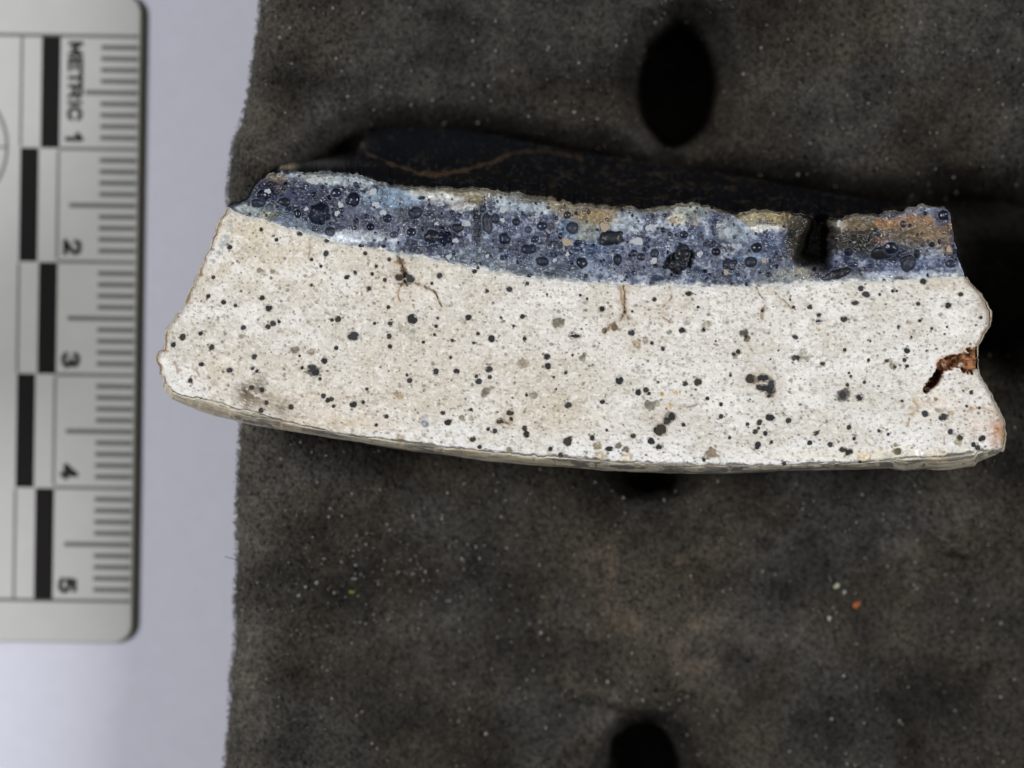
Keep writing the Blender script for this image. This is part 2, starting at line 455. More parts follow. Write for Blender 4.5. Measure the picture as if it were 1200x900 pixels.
# pits: x, y, r, depth, colour of the floor
pits = [(654, 378, 7, 3.5, (.12, .115, .08)), (872, 391, 5, 3, (.06, .055, .045)), (876, 397, 4, 3, (.10, .09, .06)), (720, 384, 5, 4, (.09, .06, .035)), (709, 388, 3.5, 3, (.12, .09, .05)),
        (940, 418, 9, 2, (.40, .37, .31)), (932, 419, 4.5, 5, (.03, .028, .025)), (834, 531, 7, 3, (.20, .16, .11)), (725, 523, 4.5, 3, (.12, .09, .06)), (733, 527, 4, 3, (.12, .09, .06)),
        (700, 523, 4.5, 2, (.24, .20, .13)), (1051, 529, 4.5, 4, (.10, .08, .04)), (1050, 522, 3.5, 2, (.2, .17, .08)), (762, 475, 6, 2.5, (.16, .15, .13)), (770, 473, 4.5, 2, (.28, .26, .21)),
        (988, 463, 8, 3, (.08, .075, .065)), (569, 460, 6, 1.5, (.16, .14, .11)), (612, 426, 7, 1, (.30, .26, .20)), (366, 413, 5, 1.5, (.30, .25, .18)), (346, 410, 5.5, 2, (.18, .15, .11)),
        (465, 462, 4.5, 1.5, (.28, .20, .12)), (470, 465, 4, 1, (.36, .28, .18)), (475, 387, 6, 1.4, (.38, .36, .29)), (469, 384, 4, 1.5, (.34, .31, .25)), (484, 392, 7, 1, (.45, .43, .36)),
        (682, 420, 4, 2, (.22, .20, .16)), (685, 416, 3, 2, (.26, .23, .18)), (596, 526, 4, 1.5, (.17, .16, .10)), (626, 463, 5, 1.5, (.2, .19, .17)), (542, 490, 4, 1.5, (.2, .18, .15)),
        (552, 490, 3.6, 1.5, (.35, .31, .25)), (785, 390, 3.2, 1.5, (.15, .15, .10)), (283, 394, 3.5, 1, (.32, .27, .2)), (367, 434, 7.5, 1.5, (.12, .11, .10)), (1115, 484, 4, 1, (.35, .28, .18)),
        (1125, 513, 4, 1.5, (.16, .15, .08)), (1122, 518, 4, 1.5, (.28, .26, .14)), (747, 402, 4, 2.5, (.40, .34, .22)), (757, 400, 4.5, 2, (.33, .28, .2)), (806, 378, 4, 1.2, (.35, .33, .3)),
        (828, 380, 5, 1.5, (.38, .34, .26)), (825, 387, 3, 2, (.2, .17, .12)), (892, 454, 5, 2, (.25, .23, .19)), (1045, 429, 3.5, 1.5, (.25, .21, .15)), (1101, 481, 3.5, 1, (.33, .3, .24)),
        (1097, 468, 3, 1, (.3, .19, .1)), (498, 497, 5, 1, (.25, .27, .32)), (498, 488, 4, 1, (.36, .37, .39)), (776, 461, 3, .6, (.50, .30, .07)), (786, 476, 2.5, .5, (.5, .34, .1)), (792, 461, 3, .5, (.5, .38, .13)),
        (960, 386, 2, .5, (.4, .2, .08)), (320, 318, 3, 1.5, (.2, .17, .12)), (304, 317, 3, 1.5, (.2, .17, .12)), (309, 320, 3.5, 1, (.3, .28, .2)), (318, 325, 2, 1, (.25, .2, .13)), (470, 513, 5, -1.5, (.5, .37, .24)),
        (505, 522, 5, -1.5, (.62, .52, .36)), (704, 534, 8, -2, (.55, .47, .33)), (735, 537, 7, -1.5, (.58, .5, .38)), (1013, 536, 8, -2, (.7, .58, .4)), (1078, 533, 8, -2, (.82, .79, .76))]
pn = fbm(X / 3.4, Y / 3.4, 2, 18); pn2 = fbm(X / 2.6, Y / 2.6, 2, 118)
for x0, y0, r, dp, c in pits:
    d = np.hypot(wx - x0, (wy - y0) * 1.15) / r
    m = sst(1.2, 0.7, d + 1.0 * (pn - 0.5))
    col = mixc(col, np.array(c)[None, None] * (0.25 + 1.5 * pn2)[..., None], 0.92 * m)
    Hh -= dp * m
# dirty hairy stain near the lower left
for x0, y0, rx, ry, a in ((287, 459, 9, 11, .9), (304, 452, 8, 11, .7), (298, 466, 18, 10, .75), (332, 480, 9, 8, .6), (318, 474, 20, 9, .4), (290, 476, 6, 4, .6)):
    q = fbm((X + Y * 0.5) / 4.5, (Y - X * 0.4) / 1.8, 3, 19) + 0.06
    col = mixc(col, (0.075, 0.052, 0.03), a * np.exp(-((X - x0) / rx) ** 2 - ((Y - y0) / ry) ** 2) * sst(0.30, 0.56, q))
# cracks
cracks = [([(878, 444), (884, 446), (890, 442), (899, 444), (905, 452), (904, 461)], 4.3, 1, (.028, .029, .033)), ([(785, 489), (780, 497), (774, 504)], 4.6, 1, (.028, .029, .033)), ([(598, 484), (600, 492), (598, 497), (588, 494)], 1.8, 1, (.04, .04, .045)), ([(470, 302), (472, 312), (474, 322), (475, 333)], 4.6, 6, (.045, .028, .016)), ([(475, 331), (468, 337), (467, 345), (469, 352)], 0.9, 2, (.35, .2, .08)),
          ([(486, 332), (494, 334), (502, 338), (508, 341), (512, 347), (518, 358)], 1.2, 3, (.10, .06, .03)), ([(462, 307), (470, 309)], 1.5, 2, (.35, .22, .1)),
          ([(731, 336), (732, 350), (732, 366), (738, 374), (744, 378)], 1.6, 3, (.17, .13, .09)), ([(727, 336), (728, 350), (731, 360)], 1.3, 1.5, (.35, .23, .12)),
          ([(732, 366), (726, 374), (718, 382), (711, 388)], 1.8, 3, (.17, .13, .08)), ([(785, 337), (787, 348), (781, 355), (775, 362), (777, 372), (785, 378)], 1.0, 2, (.2, .14, .08)),
          ([(887, 336), (890, 344), (896, 351), (897, 356), (894, 362)], 0.9, 2, (.22, .18, .12)), ([(894, 362), (893, 373)], 1.8, 1.5, (.25, .2, .14)), ([(908, 342), (917, 350), (927, 362)], 0.9, 2, (.24, .2, .14)),
          ([(800, 477), (807, 477), (813, 476), (817, 474)], 0.7, 1, (.15, .12, .09)), ([(878, 402), (881, 412)], 0.8, 1, (.2, .18, .15)), ([(362, 282), (364, 292), (362, 301)], 0.9, 1, (.2, .15, .09)),
          ([(741, 398), (744, 406), (749, 408), (753, 403)], 1.1, 2, (.15, .12, .08)), ([(592, 494), (598, 497), (600, 488)], 1.2, 1, (.06, .06, .06)),
          ([(1072, 470), (1076, 476), (1069, 486)], 1.4, 1, (.5, .3, .15)), ([(1063, 500), (1066, 490)], 0.8, 1, (.3, .22, .1)), ([(1106, 511), (1107, 520)], 0.9, 1, (.2, .18, .12)),
          ([(204, 424), (207, 430), (209, 436)], 1.2, 1, (.3, .29, .25)), ([(231, 434), (234, 441)], 0.8, 1, (.15, .13, .1)), ([(1134, 482), (1150, 477), (1165, 483)], 1.0, .5, (.55, .33, .18))]
cn1 = fbm(X / 3, Y / 3, 2, 20); cn2 = fbm(X / 7, Y / 7, 2, 120)
for pts, wd, dp, c in cracks:
    d = seg_dist(wx, wy, pts) / wd
    m = sst(1.25, 0.45, d + 1.5 * (cn1 - 0.5)) * sst(0.28, 0.52, cn2)
    col = mixc(col, c, 0.85 * m); Hh -= dp * m
    col = mixc(col, (0.40, 0.28, 0.16), 0.28 * np.exp(-(d / 3.0) ** 2))
# blue grey seep near the left edge
d = seg_dist(wx, wy, [(270, 258), (266, 272), (262, 283), (256, 296), (249, 307)])
col = mixc(col, (0.27, 0.33, 0.37), 0.75 * sst(5.5, 1.0, d) * sst(0.36, 0.55, fbm(X / 3.5, Y / 3.5, 3, 28)))
col = mixc(col, (0.36, 0.42, 0.45), 0.6 * sst(7, 0, T * 250) * sst(0.35, 0.6, fbm(X / 8, Y / 4, 3, 29)))
# rusty cavity at the right end
cav = np.minimum(seg_dist(wx, wy, [(1150, 418), (1132, 424)]) / 12.0, seg_dist(wx, wy, [(1136, 424), (1116, 424), (1106, 427)]) / 8.0)
cav = np.minimum(cav, seg_dist(wx, wy, [(1106, 427), (1100, 440), (1094, 448), (1086, 455)]) / 4.6)
m = sst(1.12, 0.85, cav + 1.1 * (fbm(X / 5, Y / 5, 3, 30) - 0.5))
rust = mixc(np.zeros(X.shape + (3,)) + np.array([0.22, 0.095, 0.042]), (0.44, 0.22, 0.11), sst(0.4, 0.65, fbm(X / 6, Y / 6, 3, 33)))
rust = mixc(rust, (0.04, 0.02, 0.012), sst(5.5, 2.5, seg_dist(wx, wy, [(1101, 437), (1096, 445), (1090, 452)])) + 0.8 * np.exp(-((X - 1124) / 5) ** 2 - ((Y - 424) / 5) ** 2))
for qx, qy, qr in ((1108, 428, 2.6), (1127, 428, 3.2), (1088, 456, 3)):
    rust = mixc(rust, (0.62, 0.56, 0.5), sst(qr * 1.15, qr * 0.7, np.hypot(wx - qx, wy - qy)))
col = mixc(col, (0.50, 0.24, 0.10), 0.6 * sst(1.55, 1.0, cav) * sst(0.4, 0.6, fbm(X / 6, Y / 6, 3, 34)))
col = col * (1 - m[..., None]) + rust * m[..., None]
Hh -= m * (8 + 26 * fbm(X / 6, Y / 6, 3, 35))
# edges: worn and iron stained
Lr = np.abs(S) * 930; Rr = np.abs(1 - S) * 930
rimn = fbm(X / 7, Y / 7, 3, 36)
col = mixc(col, (0.30, 0.165, 0.075), 0.9 * sst(4.2, 0.5, Lr + 9 * rimn - 2.4))
col = mixc(col, (0.36, 0.22, 0.11), sst(9, 1.5, Rr + 8 * rimn - 2.0) * (1 - m) * sst(335, 370, Y) * (0.35 + 0.65 * sst(430, 380, Y) + 0.6 * sst(480, 500, Y) * sst(525, 515, Y)))
col = mixc(col, (0.42, 0.34, 0.25), 0.6 * sst(16, 2, Rr + 9 * rimn) * (1 - m) * sst(395, 370, Y))
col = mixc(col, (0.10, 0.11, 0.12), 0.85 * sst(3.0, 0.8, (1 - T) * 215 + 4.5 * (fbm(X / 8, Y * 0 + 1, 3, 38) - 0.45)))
Hh -= 5 * sst(5, 0, Lr) ** 2 + 5 * sst(5, 0, Rr) ** 2 + 2.2 * sst(4, 0, (1 - T) * 215) ** 2
Hh -= 8 * sst(20, 0, Rr) * sst(395, 370, Y) * sst(345, 360, Y)

# dark mineral grains: x, y, r (, stretch, angle)
grains = """269 290 3;324 281 2.3;306 269 2.3;250 325 2.3;262 354 3;307 349 3;315 361 4.2;406 325 2.7;382 297 3 1.3 1.2;365 304 2.2;383 282 2.4 1.3;416 319 2;432 338 2.5;436 321 2.2;451 328 2.4;441 312 2;428 297 2.5;
455 360 2.4;365 334 2;376 312 2;214 395 3.5 1.2 1;203 404 3;235 391 2.5;248 407 3.3 1.1 1.3;285 384 3;314 383 3.1;320 379 3.5;327 377 2;298 418 2.8 1.3 .7;223 446 2.9;236 427 2.6 1.2;269 434 3.2 1.2;
296 432 2;301 435 2.2;380 423 3.6;366 433 5.8;371 437 4;354 431 2;375 444 2;394 408 2.5;396 374 3.8;389 375 2.3;414 394 5.3 1.3;439 379 2;456 394 3;457 406 2.7;457 379 2.5;430 456 2;414 474 3.9 1.1;425 471 2.3;
379 464 3;384 469 3;389 468 2.6;391 476 2.2;341 477 3.1;312 472 2.8;306 481 3;295 454 2.8;307 457 3;351 417 1.7;453 488 2.4;441 498 2;483 374 5.9;511 382 2.2;549 372 3.2 1.2;513 373 1.7;612 371 2.8;602 382 1.8;
671 393 4.3;676 394 2.4 1.4;706 362 3;496 401 2;530 399 2.2;560 391 2.2;576 397 4;615 397 2.4;555 402 1.7;528 419 2;509 392 1.8;641 418 3.3 1.2;642 429 3.6;663 437 1.9;649 442 1.5;671 416 1.7;573 433 3.6 1.2;
558 441 2.2;561 447 3.3 1.2;574 442 2.5;511 435 3.1 1 0;511 438 2.4;535 435 2.8 1.3;480 446 3.1;477 440 1.8;426 472 2.2;666 475 3.7 1.2;706 471 2.6 1.2;617 463 1.9;519 484 2.3 1.3;552 480 2;525 495 3.7 1.2;
598 484 3 1.4;599 491 2.3 1 1;586 494 3.3 1.5;572 503 2.2;580 505 3.1;615 502 3.2;617 509 3.8;554 515 3.1 1.2;562 524 2.2 1.3;665 518 5.0 1 0;668 514 3;694 513 3;657 533 2.8;645 526 2.6;714 526 3 1.7;711 504 1.7;
740 390 3.8;764 402 2.2;777 409 2.4 1 1;799 387 3.5;825 386 2.3;860 415 2.6;865 412 2.8;932 395 2.5 1.4 -.5;959 377 3.1;960 369 2.2 1.4;964 426 2.2 1.5;726 446 4.6;748 460 3.5;757 457 3.2 1.1;761 461 2;
818 448 4.6;803 450 2.6 1.3;829 467 2.4;845 474 2.4;845 488 2.8;785 489 6.0;781 494 4;788 488 4.5;774 504 6.6 1.1;768 504 3;801 498 2.2;742 511 3;763 517 3.6 1.4 -.8;772 524 3.8;856 440 1.8;879 444 5.2;894 443 5.0 1.2;
904 450 4.8;905 458 4.6;899 456 4.5 1.3 -.5;901 464 2.4;890 454 2.8 1.6 -.5;902 489 4.3 1.1;906 491 3;890 495 3 1.3 1;924 493 3.4;876 497 2.3;885 506 3;889 502 1.9;897 508 2.7;888 522 3.8 1.2 1.4;956 508 3 1 1;
958 507 2;949 519 3;855 513 2;919 543 2.5;825 539 2.2;904 518 1.9 1.2 1;1053 383 1.9;1092 385 1.9;1110 383 1.5;990 410 2.3;1063 411 3.4;1060 422 2.5;1063 429 2.3;1039 423 2.2 1.2;1049 430 1.8;1018 422 2;
995 437 1.6;997 441 1.8;1013 448 2;988 463 4.2;993 451 2.3;1008 466 3.9 1.2;1084 485 3.8;1105 489 4.4 1.1;1138 460 2.4;995 501 2.9;1001 514 2.3;973 521 3.2;988 527 3.4 1.4;995 530 3.4 1.4 .7;1114 506 3.3;
1126 512 2.6 1.8 .9;1151 514 3.4 1.3 .6;1141 521 3;1146 525 3.4;1030 505 1.9;1041 509 2;1009 338 3.3;1015 345 3.4 1.4 -.2;1031 345 1.8;1002 355 3.2 1.4 -.3;1076 356 2.6;1111 358 3.6;1082 330 3.6;1126 345 2.5 1.3 -.2;
949 360 2.6 1.2 -.2;989 374 3.8 1.1;1150 372 1.9;1078 376 2;1046 341 1.9;1051 341 1.6;930 360 2;926 351 1.4;807 344 3 1.4 -.3;767 351 2.5;705 362 3 1.2;818 360 1.8;515 323 3.3;556 318 2.8;597 339 3.1 1.2 -.2;
618 332 2.3;433 338 2.5;456 304 2.3;571 341 2;680 346 1.6;688 350 1.6;506 332 2;641 345 1.5;467 325 4.6;481 327 4.9;475 322 3;474 331 3;351 274 2.4 1.5 -.5;244 347 2.6;276 358 2.6;1086 411 1.2;741 365 1.5;
1115 420 1.3;1046 329 1.5;1020 400 1.2;893 364 1.5;912 411 1.1;903 421 1.2;772 448 1.3;1085 450 1.1;1129 458 1.2;1133 476 1.8;1148 478 1.7;1057 470 1.6;1008 541 1.6;839 400 1.2;652 456 1.3;587 372 1.4;1068 395 1.2""".replace('\n', '')
glist = []
for g in grains.split(';'):
    v = [float(a) for a in g.split()]
    glist.append((v[0], v[1], v[2], v[3] if len(v) > 3 else 1.0, v[4] if len(v) > 4 else 0.0))
glist = glist[:300]
for x0, y0, r, asp, an in glist:
    ca, sa = math.cos(an), math.sin(an)
    ix = slice(max(0, int((x0 - 40 - 180) / 1000 * 960) - 120), int((x0 + 40 - 180) / 1000 * 960) + 120)
    xs_, ys_ = X[ix], Y[ix]
    u = ((xs_ - x0) * ca - (ys_ - y0) * sa) / (r * asp); v = ((xs_ - x0) * sa + (ys_ - y0) * ca) / r
    d = np.hypot(u, v)
    m1 = sst(1.35, 0.95, d)
    col[ix] = mixc(col[ix], (0.15, 0.14, 0.13), 0.55 * m1 * (0.4 + 0.8 * g1[ix]))
    Hh[ix] -= 2.4 * sst(1.2, 0.85, d)
    for _q in range(R.choice((0, 0, 1, 1, 2))):
        sa_ = R.uniform(0, 6.28); sr = r * R.uniform(1.1, 1.9); rr_ = R.uniform(0.7, 1.5)
        dq = np.hypot((xs_ - x0 - sr * math.cos(sa_)) / R.uniform(0.8, 1.5), ys_ - y0 - sr * math.sin(sa_)) / rr_
        col[ix] = mixc(col[ix], (0.07, 0.065, 0.06), 0.75 * sst(1.3, 0.7, dq))
Hh += 1.1 * (fbm(X / 2.6, Y / 2.3, 3, 43) - 0.5) + 2.2 * (fbm(X / 26, Y / 18, 3, 44) - 0.5)
Hh += -0.8 * sst(0.60, 0.80, wisp)
lum = col.mean(-1, keepdims=True)
col = (lum + (col - lum) * (0.76 + 0.24 * sst(0.45, 0.25, lum))) * (1 - 0.035 * sst(0.1, 0.5, lum))
wx_, wy_, wz_ = W(X, Y, 0)
body_m = mat('white_ceramic', attr=True, rough=0.9, spec=0.25, fine=0.10, fscale=16000, bump=0.5, bscale=14000, bdist=0.00003)
body = obj('ceramic_body', grid_mesh('ceramic_body', wx_, wy_, Hh / P, col), body_m, sherd)

# irregular cut grains, embedded flush with the face
def grain_mesh(seed, nu=16):
    rr = random.Random(seed)
    ph = [rr.random() * 6.28 for _ in range(5)]
    def rad(a): return 0.96 + 0.17 * math.sin(2 * a + ph[0]) + 0.15 * math.sin(3 * a + ph[1]) + 0.09 * math.sin(5 * a + ph[2]) + rr.uniform(-0.07, 0.07)
    base_r = [rad(2 * math.pi * i / nu) for i in range(nu)]
    V = []; F = []
    for rs, z in ((1.0, -1.6), (1.0, -0.15), (0.80, 0.08), (0.4, 0.0)):
        for i in range(nu):
            a = 2 * math.pi * i / nu
            V.append((base_r[i] * rs * math.cos(a), base_r[i] * rs * math.sin(a), z + (rr.uniform(-0.06, 0.06) if z > -1 else 0)))
    V.append((0, 0, 0.03))
    for k_ in range(3):
        for i in range(nu):
            j = (i + 1) % nu
            F.append((k_ * nu + i, k_ * nu + j, (k_ + 1) * nu + j, (k_ + 1) * nu + i))
    for i in range(nu):
        F.append((3 * nu + i, 3 * nu + (i + 1) % nu, 4 * nu))
    return poly_mesh('dark_grain', V, F, True)
gm_ = [mat('dark_grain', (0.026, 0.027, 0.031), 0.7, spec=0.15, fine=0.55, fscale=7000, bump=0.5, bscale=9000),
       mat('dark_grain_brown', (0.045, 0.038, 0.030), 0.7, spec=0.15, fine=0.5, fscale=7000, bump=0.5, bscale=9000),
       mat('dark_grain_grey', (0.040, 0.042, 0.048), 0.7, spec=0.15, fine=0.5, fscale=7000, bump=0.5, bscale=9000)]
gmesh = []
for i in range(18):
    me = grain_mesh(100 + i); me.materials.append(gm_[(0, 1, 0, 2, 0, 1, 0, 2, 0)[i % 9]]); gmesh.append(me)
for x0, y0, r, asp, an in glist:
    o = bpy.data.objects.new('dark_grain', gmesh[R.randrange(18)])
    C.objects.link(o); o.parent = body
    x, y, z = W(x0, y0, 0)
    zb = Hh[np.unravel_index(np.argmin((X - x0) ** 2 + (Y - y0) ** 2), X.shape)]
    o.location = (x, y, (zb + 1.0) / P)
    o.rotation_euler = (0, 0, an + R.uniform(-0.3, 0.3) if asp > 1.05 else R.random() * 6.28)
    o.scale = (r * asp / P, r / P, 1.0 / P)

# ------------------------------------------------------------------ outer surface and broken ends below the face
def skirt(pts, rows, colfun, name, m, parent, rough=None, flip=False):
    """pts: list of arrays (N,2) pixel outlines, rows: heights in px matching them"""
    A = np.stack(pts, 1)
    Zr = np.array(rows)[None, :] * np.ones(A.shape[:2])
    Zr = Zr + 2.0 * (fbm(A[..., 0] / 7, Zr / 5, 3, 55) - 0.5) * (np.arange(A.shape[1])[None, :] > 0)
    x, y, z = W(A[..., 0], A[..., 1], Zr / P)
    c = colfun(A[..., 0], A[..., 1], Zr)
    return obj(name, grid_mesh(name, x, y, z, c, rough, flip=flip), m, parent)

nL, nB, nR = 420, 1100, 420
lp = np.stack([X[0], Y[0]], -1); bp_ = np.stack([X[:, -1], Y[:, -1]], -1); rp = np.stack([X[-1], Y[-1]], -1)[::-1]
loop = np.concatenate([lp, bp_[1:-1], rp])          # left top -> left bottom -> right bottom -> right top
edge_h = np.concatenate([Hh[0], Hh[1:-1, -1], Hh[-1][::-1]])
nl, nb, nr = len(lp), len(bp_) - 2, len(rp)
sil = [(180, 455), (187, 456), (203, 468), (207, 470), (235, 482), (255, 488), (275, 493), (307, 500), (345, 506), (382, 512), (420, 518), (470, 527), (520, 533), (570, 540), (620, 545), (670, 548), (720, 552),
       (770, 554), (807, 555), (857, 555), (920, 552), (967, 551), (1013, 550), (1041, 549), (1060, 552), (1083, 550), (1100, 551), (1114, 550), (1142, 546), (1146, 541), (1167, 533), (1176, 527), (1190, 520)]
sx = [a for a, b in sil]; sy = [b for a, b in sil]
out = loop.copy()
out[nl:nl + nb, 1] = np.maximum(np.interp(loop[nl:nl + nb, 0], sx, sy), loop[nl:nl + nb, 1] + 1)
# ends bulge a little beyond the face
tl = np.linspace(0, 1, nl); tr = np.linspace(1, 0, nr)
out[:nl, 0] -= 1.0 + 2.2 * vnoise(tl * 26, tl * 0, 3) ; out[:nl, 1] += 9 * sst(0.86, 1.0, tl)
out[-nr:, 0] += (1.0 + 1.5 * vnoise(tr * 26, tr * 0, 5)) * (1 - 0.8 * np.exp(-((loop[-nr:, 1] - 425) / 14) ** 2)); out[-nr:, 1] += 3 * sst(0.94, 1.0, tr)
rows_t = [0, 0.12, 0.25, 0.4, 0.55, 0.7, 0.85, 1.0]
rings = [loop + (out - loop) * min(1, t_ ** 0.8) for t_ in rows_t]
zs = [0, -3, -8, -15, -24, -34, -46, -60]
jj = np.arange(len(loop))
for q in range(2, 8):
    rings[q] = rings[q] + 1.4 * (np.stack([fbm(jj / 14, jj * 0 + q * 1.0, 3, 56), fbm(jj / 14, jj * 0 + q * 1.0, 3, 57)], -1) - 0.5)
cen = np.array([680.0, 400.0])
for q, (zq, k_) in enumerate(((-90, 0.995), (-140, 0.985), (-190, 0.972), (-236, 0.955))):
    rings.append(cen + (rings[7] - cen) * k_ + 2 * (np.stack([fbm(jj / 20, jj * 0 + q, 3, 58), fbm(jj / 20, jj * 0 + q, 3, 59)], -1) - 0.5)); zs.append(zq)
A0 = np.zeros(len(loop)); 
def skcol(x, y, z):
    s = np.repeat(np.arange(len(loop))[:, None], x.shape[1], 1)
    stre = fbm(s / 60, (y - np.interp(x, sx, sy)) / 0.9 + z / 5, 4, 60)
    c = mixc(np.zeros(x.shape + (3,)) + np.array([0.70, 0.63, 0.47]), (0.13, 0.14, 0.15), 0.85 * sst(0.50, 0.60, stre))
    c = mixc(c, (0.12, 0.12, 0.115), 0.5 * sst(0.60, 0.68, fbm(s / 25, (y - np.interp(x, sx, sy)) / 1.6 + 9, 3, 160)))
    c = mixc(c, (0.70, 0.63, 0.50), 0.9 * sst(0.40, 0.26, stre))
    c = mixc(c, (0.36, 0.25, 0.16), 0.5 * sst(0.58, 0.72, fbm(s / 30, z / 12, 3, 62)))
    ends = ((s < nl - 30) | (s > nl + nb + 5)).astype(float)
    e = mixc(np.zeros(x.shape + (3,)) + np.array([0.34, 0.23, 0.14]), (0.62, 0.57, 0.48), sst(0.42, 0.52, fbm(s / 16, z / 10, 3, 63)))
    return mixc(c, e, ends[..., None] * 1.0 if False else ends)
def mixc(col, c, m):
    m = np.clip(m, 0, 1)[..., None]
    return col * (1 - m) + np.asarray(c) * m
AA = np.stack(rings, 1)
Zr = np.array(zs, float)[None, :] + np.zeros(AA.shape[:2])
Zr[:, 0] = edge_h; Zr[:, 1] = np.minimum(Zr[:, 1], edge_h - 1.5)
Zr[:, 1:] += 1.6 * (fbm(np.arange(len(loop))[:, None] / 6 + 0 * Zr[:, 1:], Zr[:, 1:] / 5, 3, 66) - 0.5)
for q in range(1, Zr.shape[1]): Zr[:, q] = np.minimum(Zr[:, q], Zr[:, q - 1] - 0.6)
x, y, z = W(AA[..., 0], AA[..., 1], Zr / P)
# refine rows for the layered streaks
def refine(a, n=4):
    m_ = a.shape[1]; t = np.linspace(0, m_ - 1, (m_ - 1) * n + 1); i = np.clip(t.astype(int), 0, m_ - 2); f = t - i
    return a[:, i] * (1 - f) + a[:, i + 1] * f
x, y, z = refine(x), refine(y), refine(z)
xp = refine(AA[..., 0]); yp = refine(AA[..., 1]); zp = refine(Zr)
sk = skcol(xp, yp, zp)
relief = 0.7 * (fbm(np.arange(len(loop))[:, None] / 30 + 0 * zp, (yp - np.interp(xp, sx, sy)) / 1.3 + zp / 6, 3, 60) - 0.5)
y = y - relief / P * 2 * ((np.arange(len(loop)) > nl) & (np.arange(len(loop)) < nl + nb))[:, None]
outer_m = mat('weathered_outer_skin', attr=True, rough=0.85, spec=0.3, fine=0.18, fscale=9000, bump=0.6, bscale=7000)
obj('outer_surface', grid_mesh('outer_surface', x, y, z, sk), outer_m, sherd)

# ------------------------------------------------------------------ blue glaze crust
S, T, X, Y = coons(T_f, I_f, lambda t: np.stack([268 + 0 * t, 243 + 0 * t], -1), RG_f, 1120, 118)
lft = sst(0, 0.035, S)
X, Y = wob(X, Y)
Y = Y + (9 * (fbm(X / 11, X * 0 + 2, 3, 191) - 0.5) + 1.3 * (fbm(X / 4, X * 0 + 2, 2, 192) - 0.5)) * (1 - T) ** 5 * sst(290, 330, X)
wx = X + 4 * (fbm(X / 9, Y / 9, 3, 75) - 0.5); wy = Y + 4 * (fbm(X / 9, Y / 9, 3, 76) - 0.5)
col = np.zeros(X.shape + (3,)) + np.array([0.085, 0.104, 0.175])
n1 = fbm(X / 30, Y / 22, 4, 77); n2 = fbm(X / 9, Y / 8, 3, 78); n3 = fbm(X / 3.2, Y / 3.0, 3, 79)
col = mixc(col, (0.040, 0.047, 0.082), sst(0.50, 0.68, n1) * 0.9)
col = mixc(col, (0.17, 0.215, 0.33), 0.75 * sst(0.48, 0.28, n1))
col = mixc(col, (0.34, 0.39, 0.48), 0.85 * sst(0.60, 0.70, n2))
col = mixc(col, (0.018, 0.025, 0.058), 0.85 * sst(0.41, 0.33, n2))
col = mixc(col, (0.45, 0.50, 0.55), 0.65 * sst(0.60, 0.75, n3) * sst(0.42, 0.62, fbm(X / 16, Y / 14, 3, 80)))
col = mixc(col, (0.012, 0.017, 0.04), 0.7 * sst(0.40, 0.26, n3))
hg = 3.2 * (n2 - 0.5) + 2.2 * (n3 - 0.5) + 5 * (n1 - 0.5) - 1.5
rg = np.full(X.shape, 0.42) + 0.25 * (n3 - 0.5)
n4 = fbm(X / 4.6, Y / 4.2, 3, 184); n5 = fbm(X / 1.9, Y / 1.9, 2, 185)
col = mixc(col, (0.30, 0.335, 0.42), 0.45 * sst(0.60, 0.72, n4) * sst(0.4, 0.6, n1)); col = mixc(col, (0.015, 0.02, 0.045), 0.5 * sst(0.38, 0.28, n4))
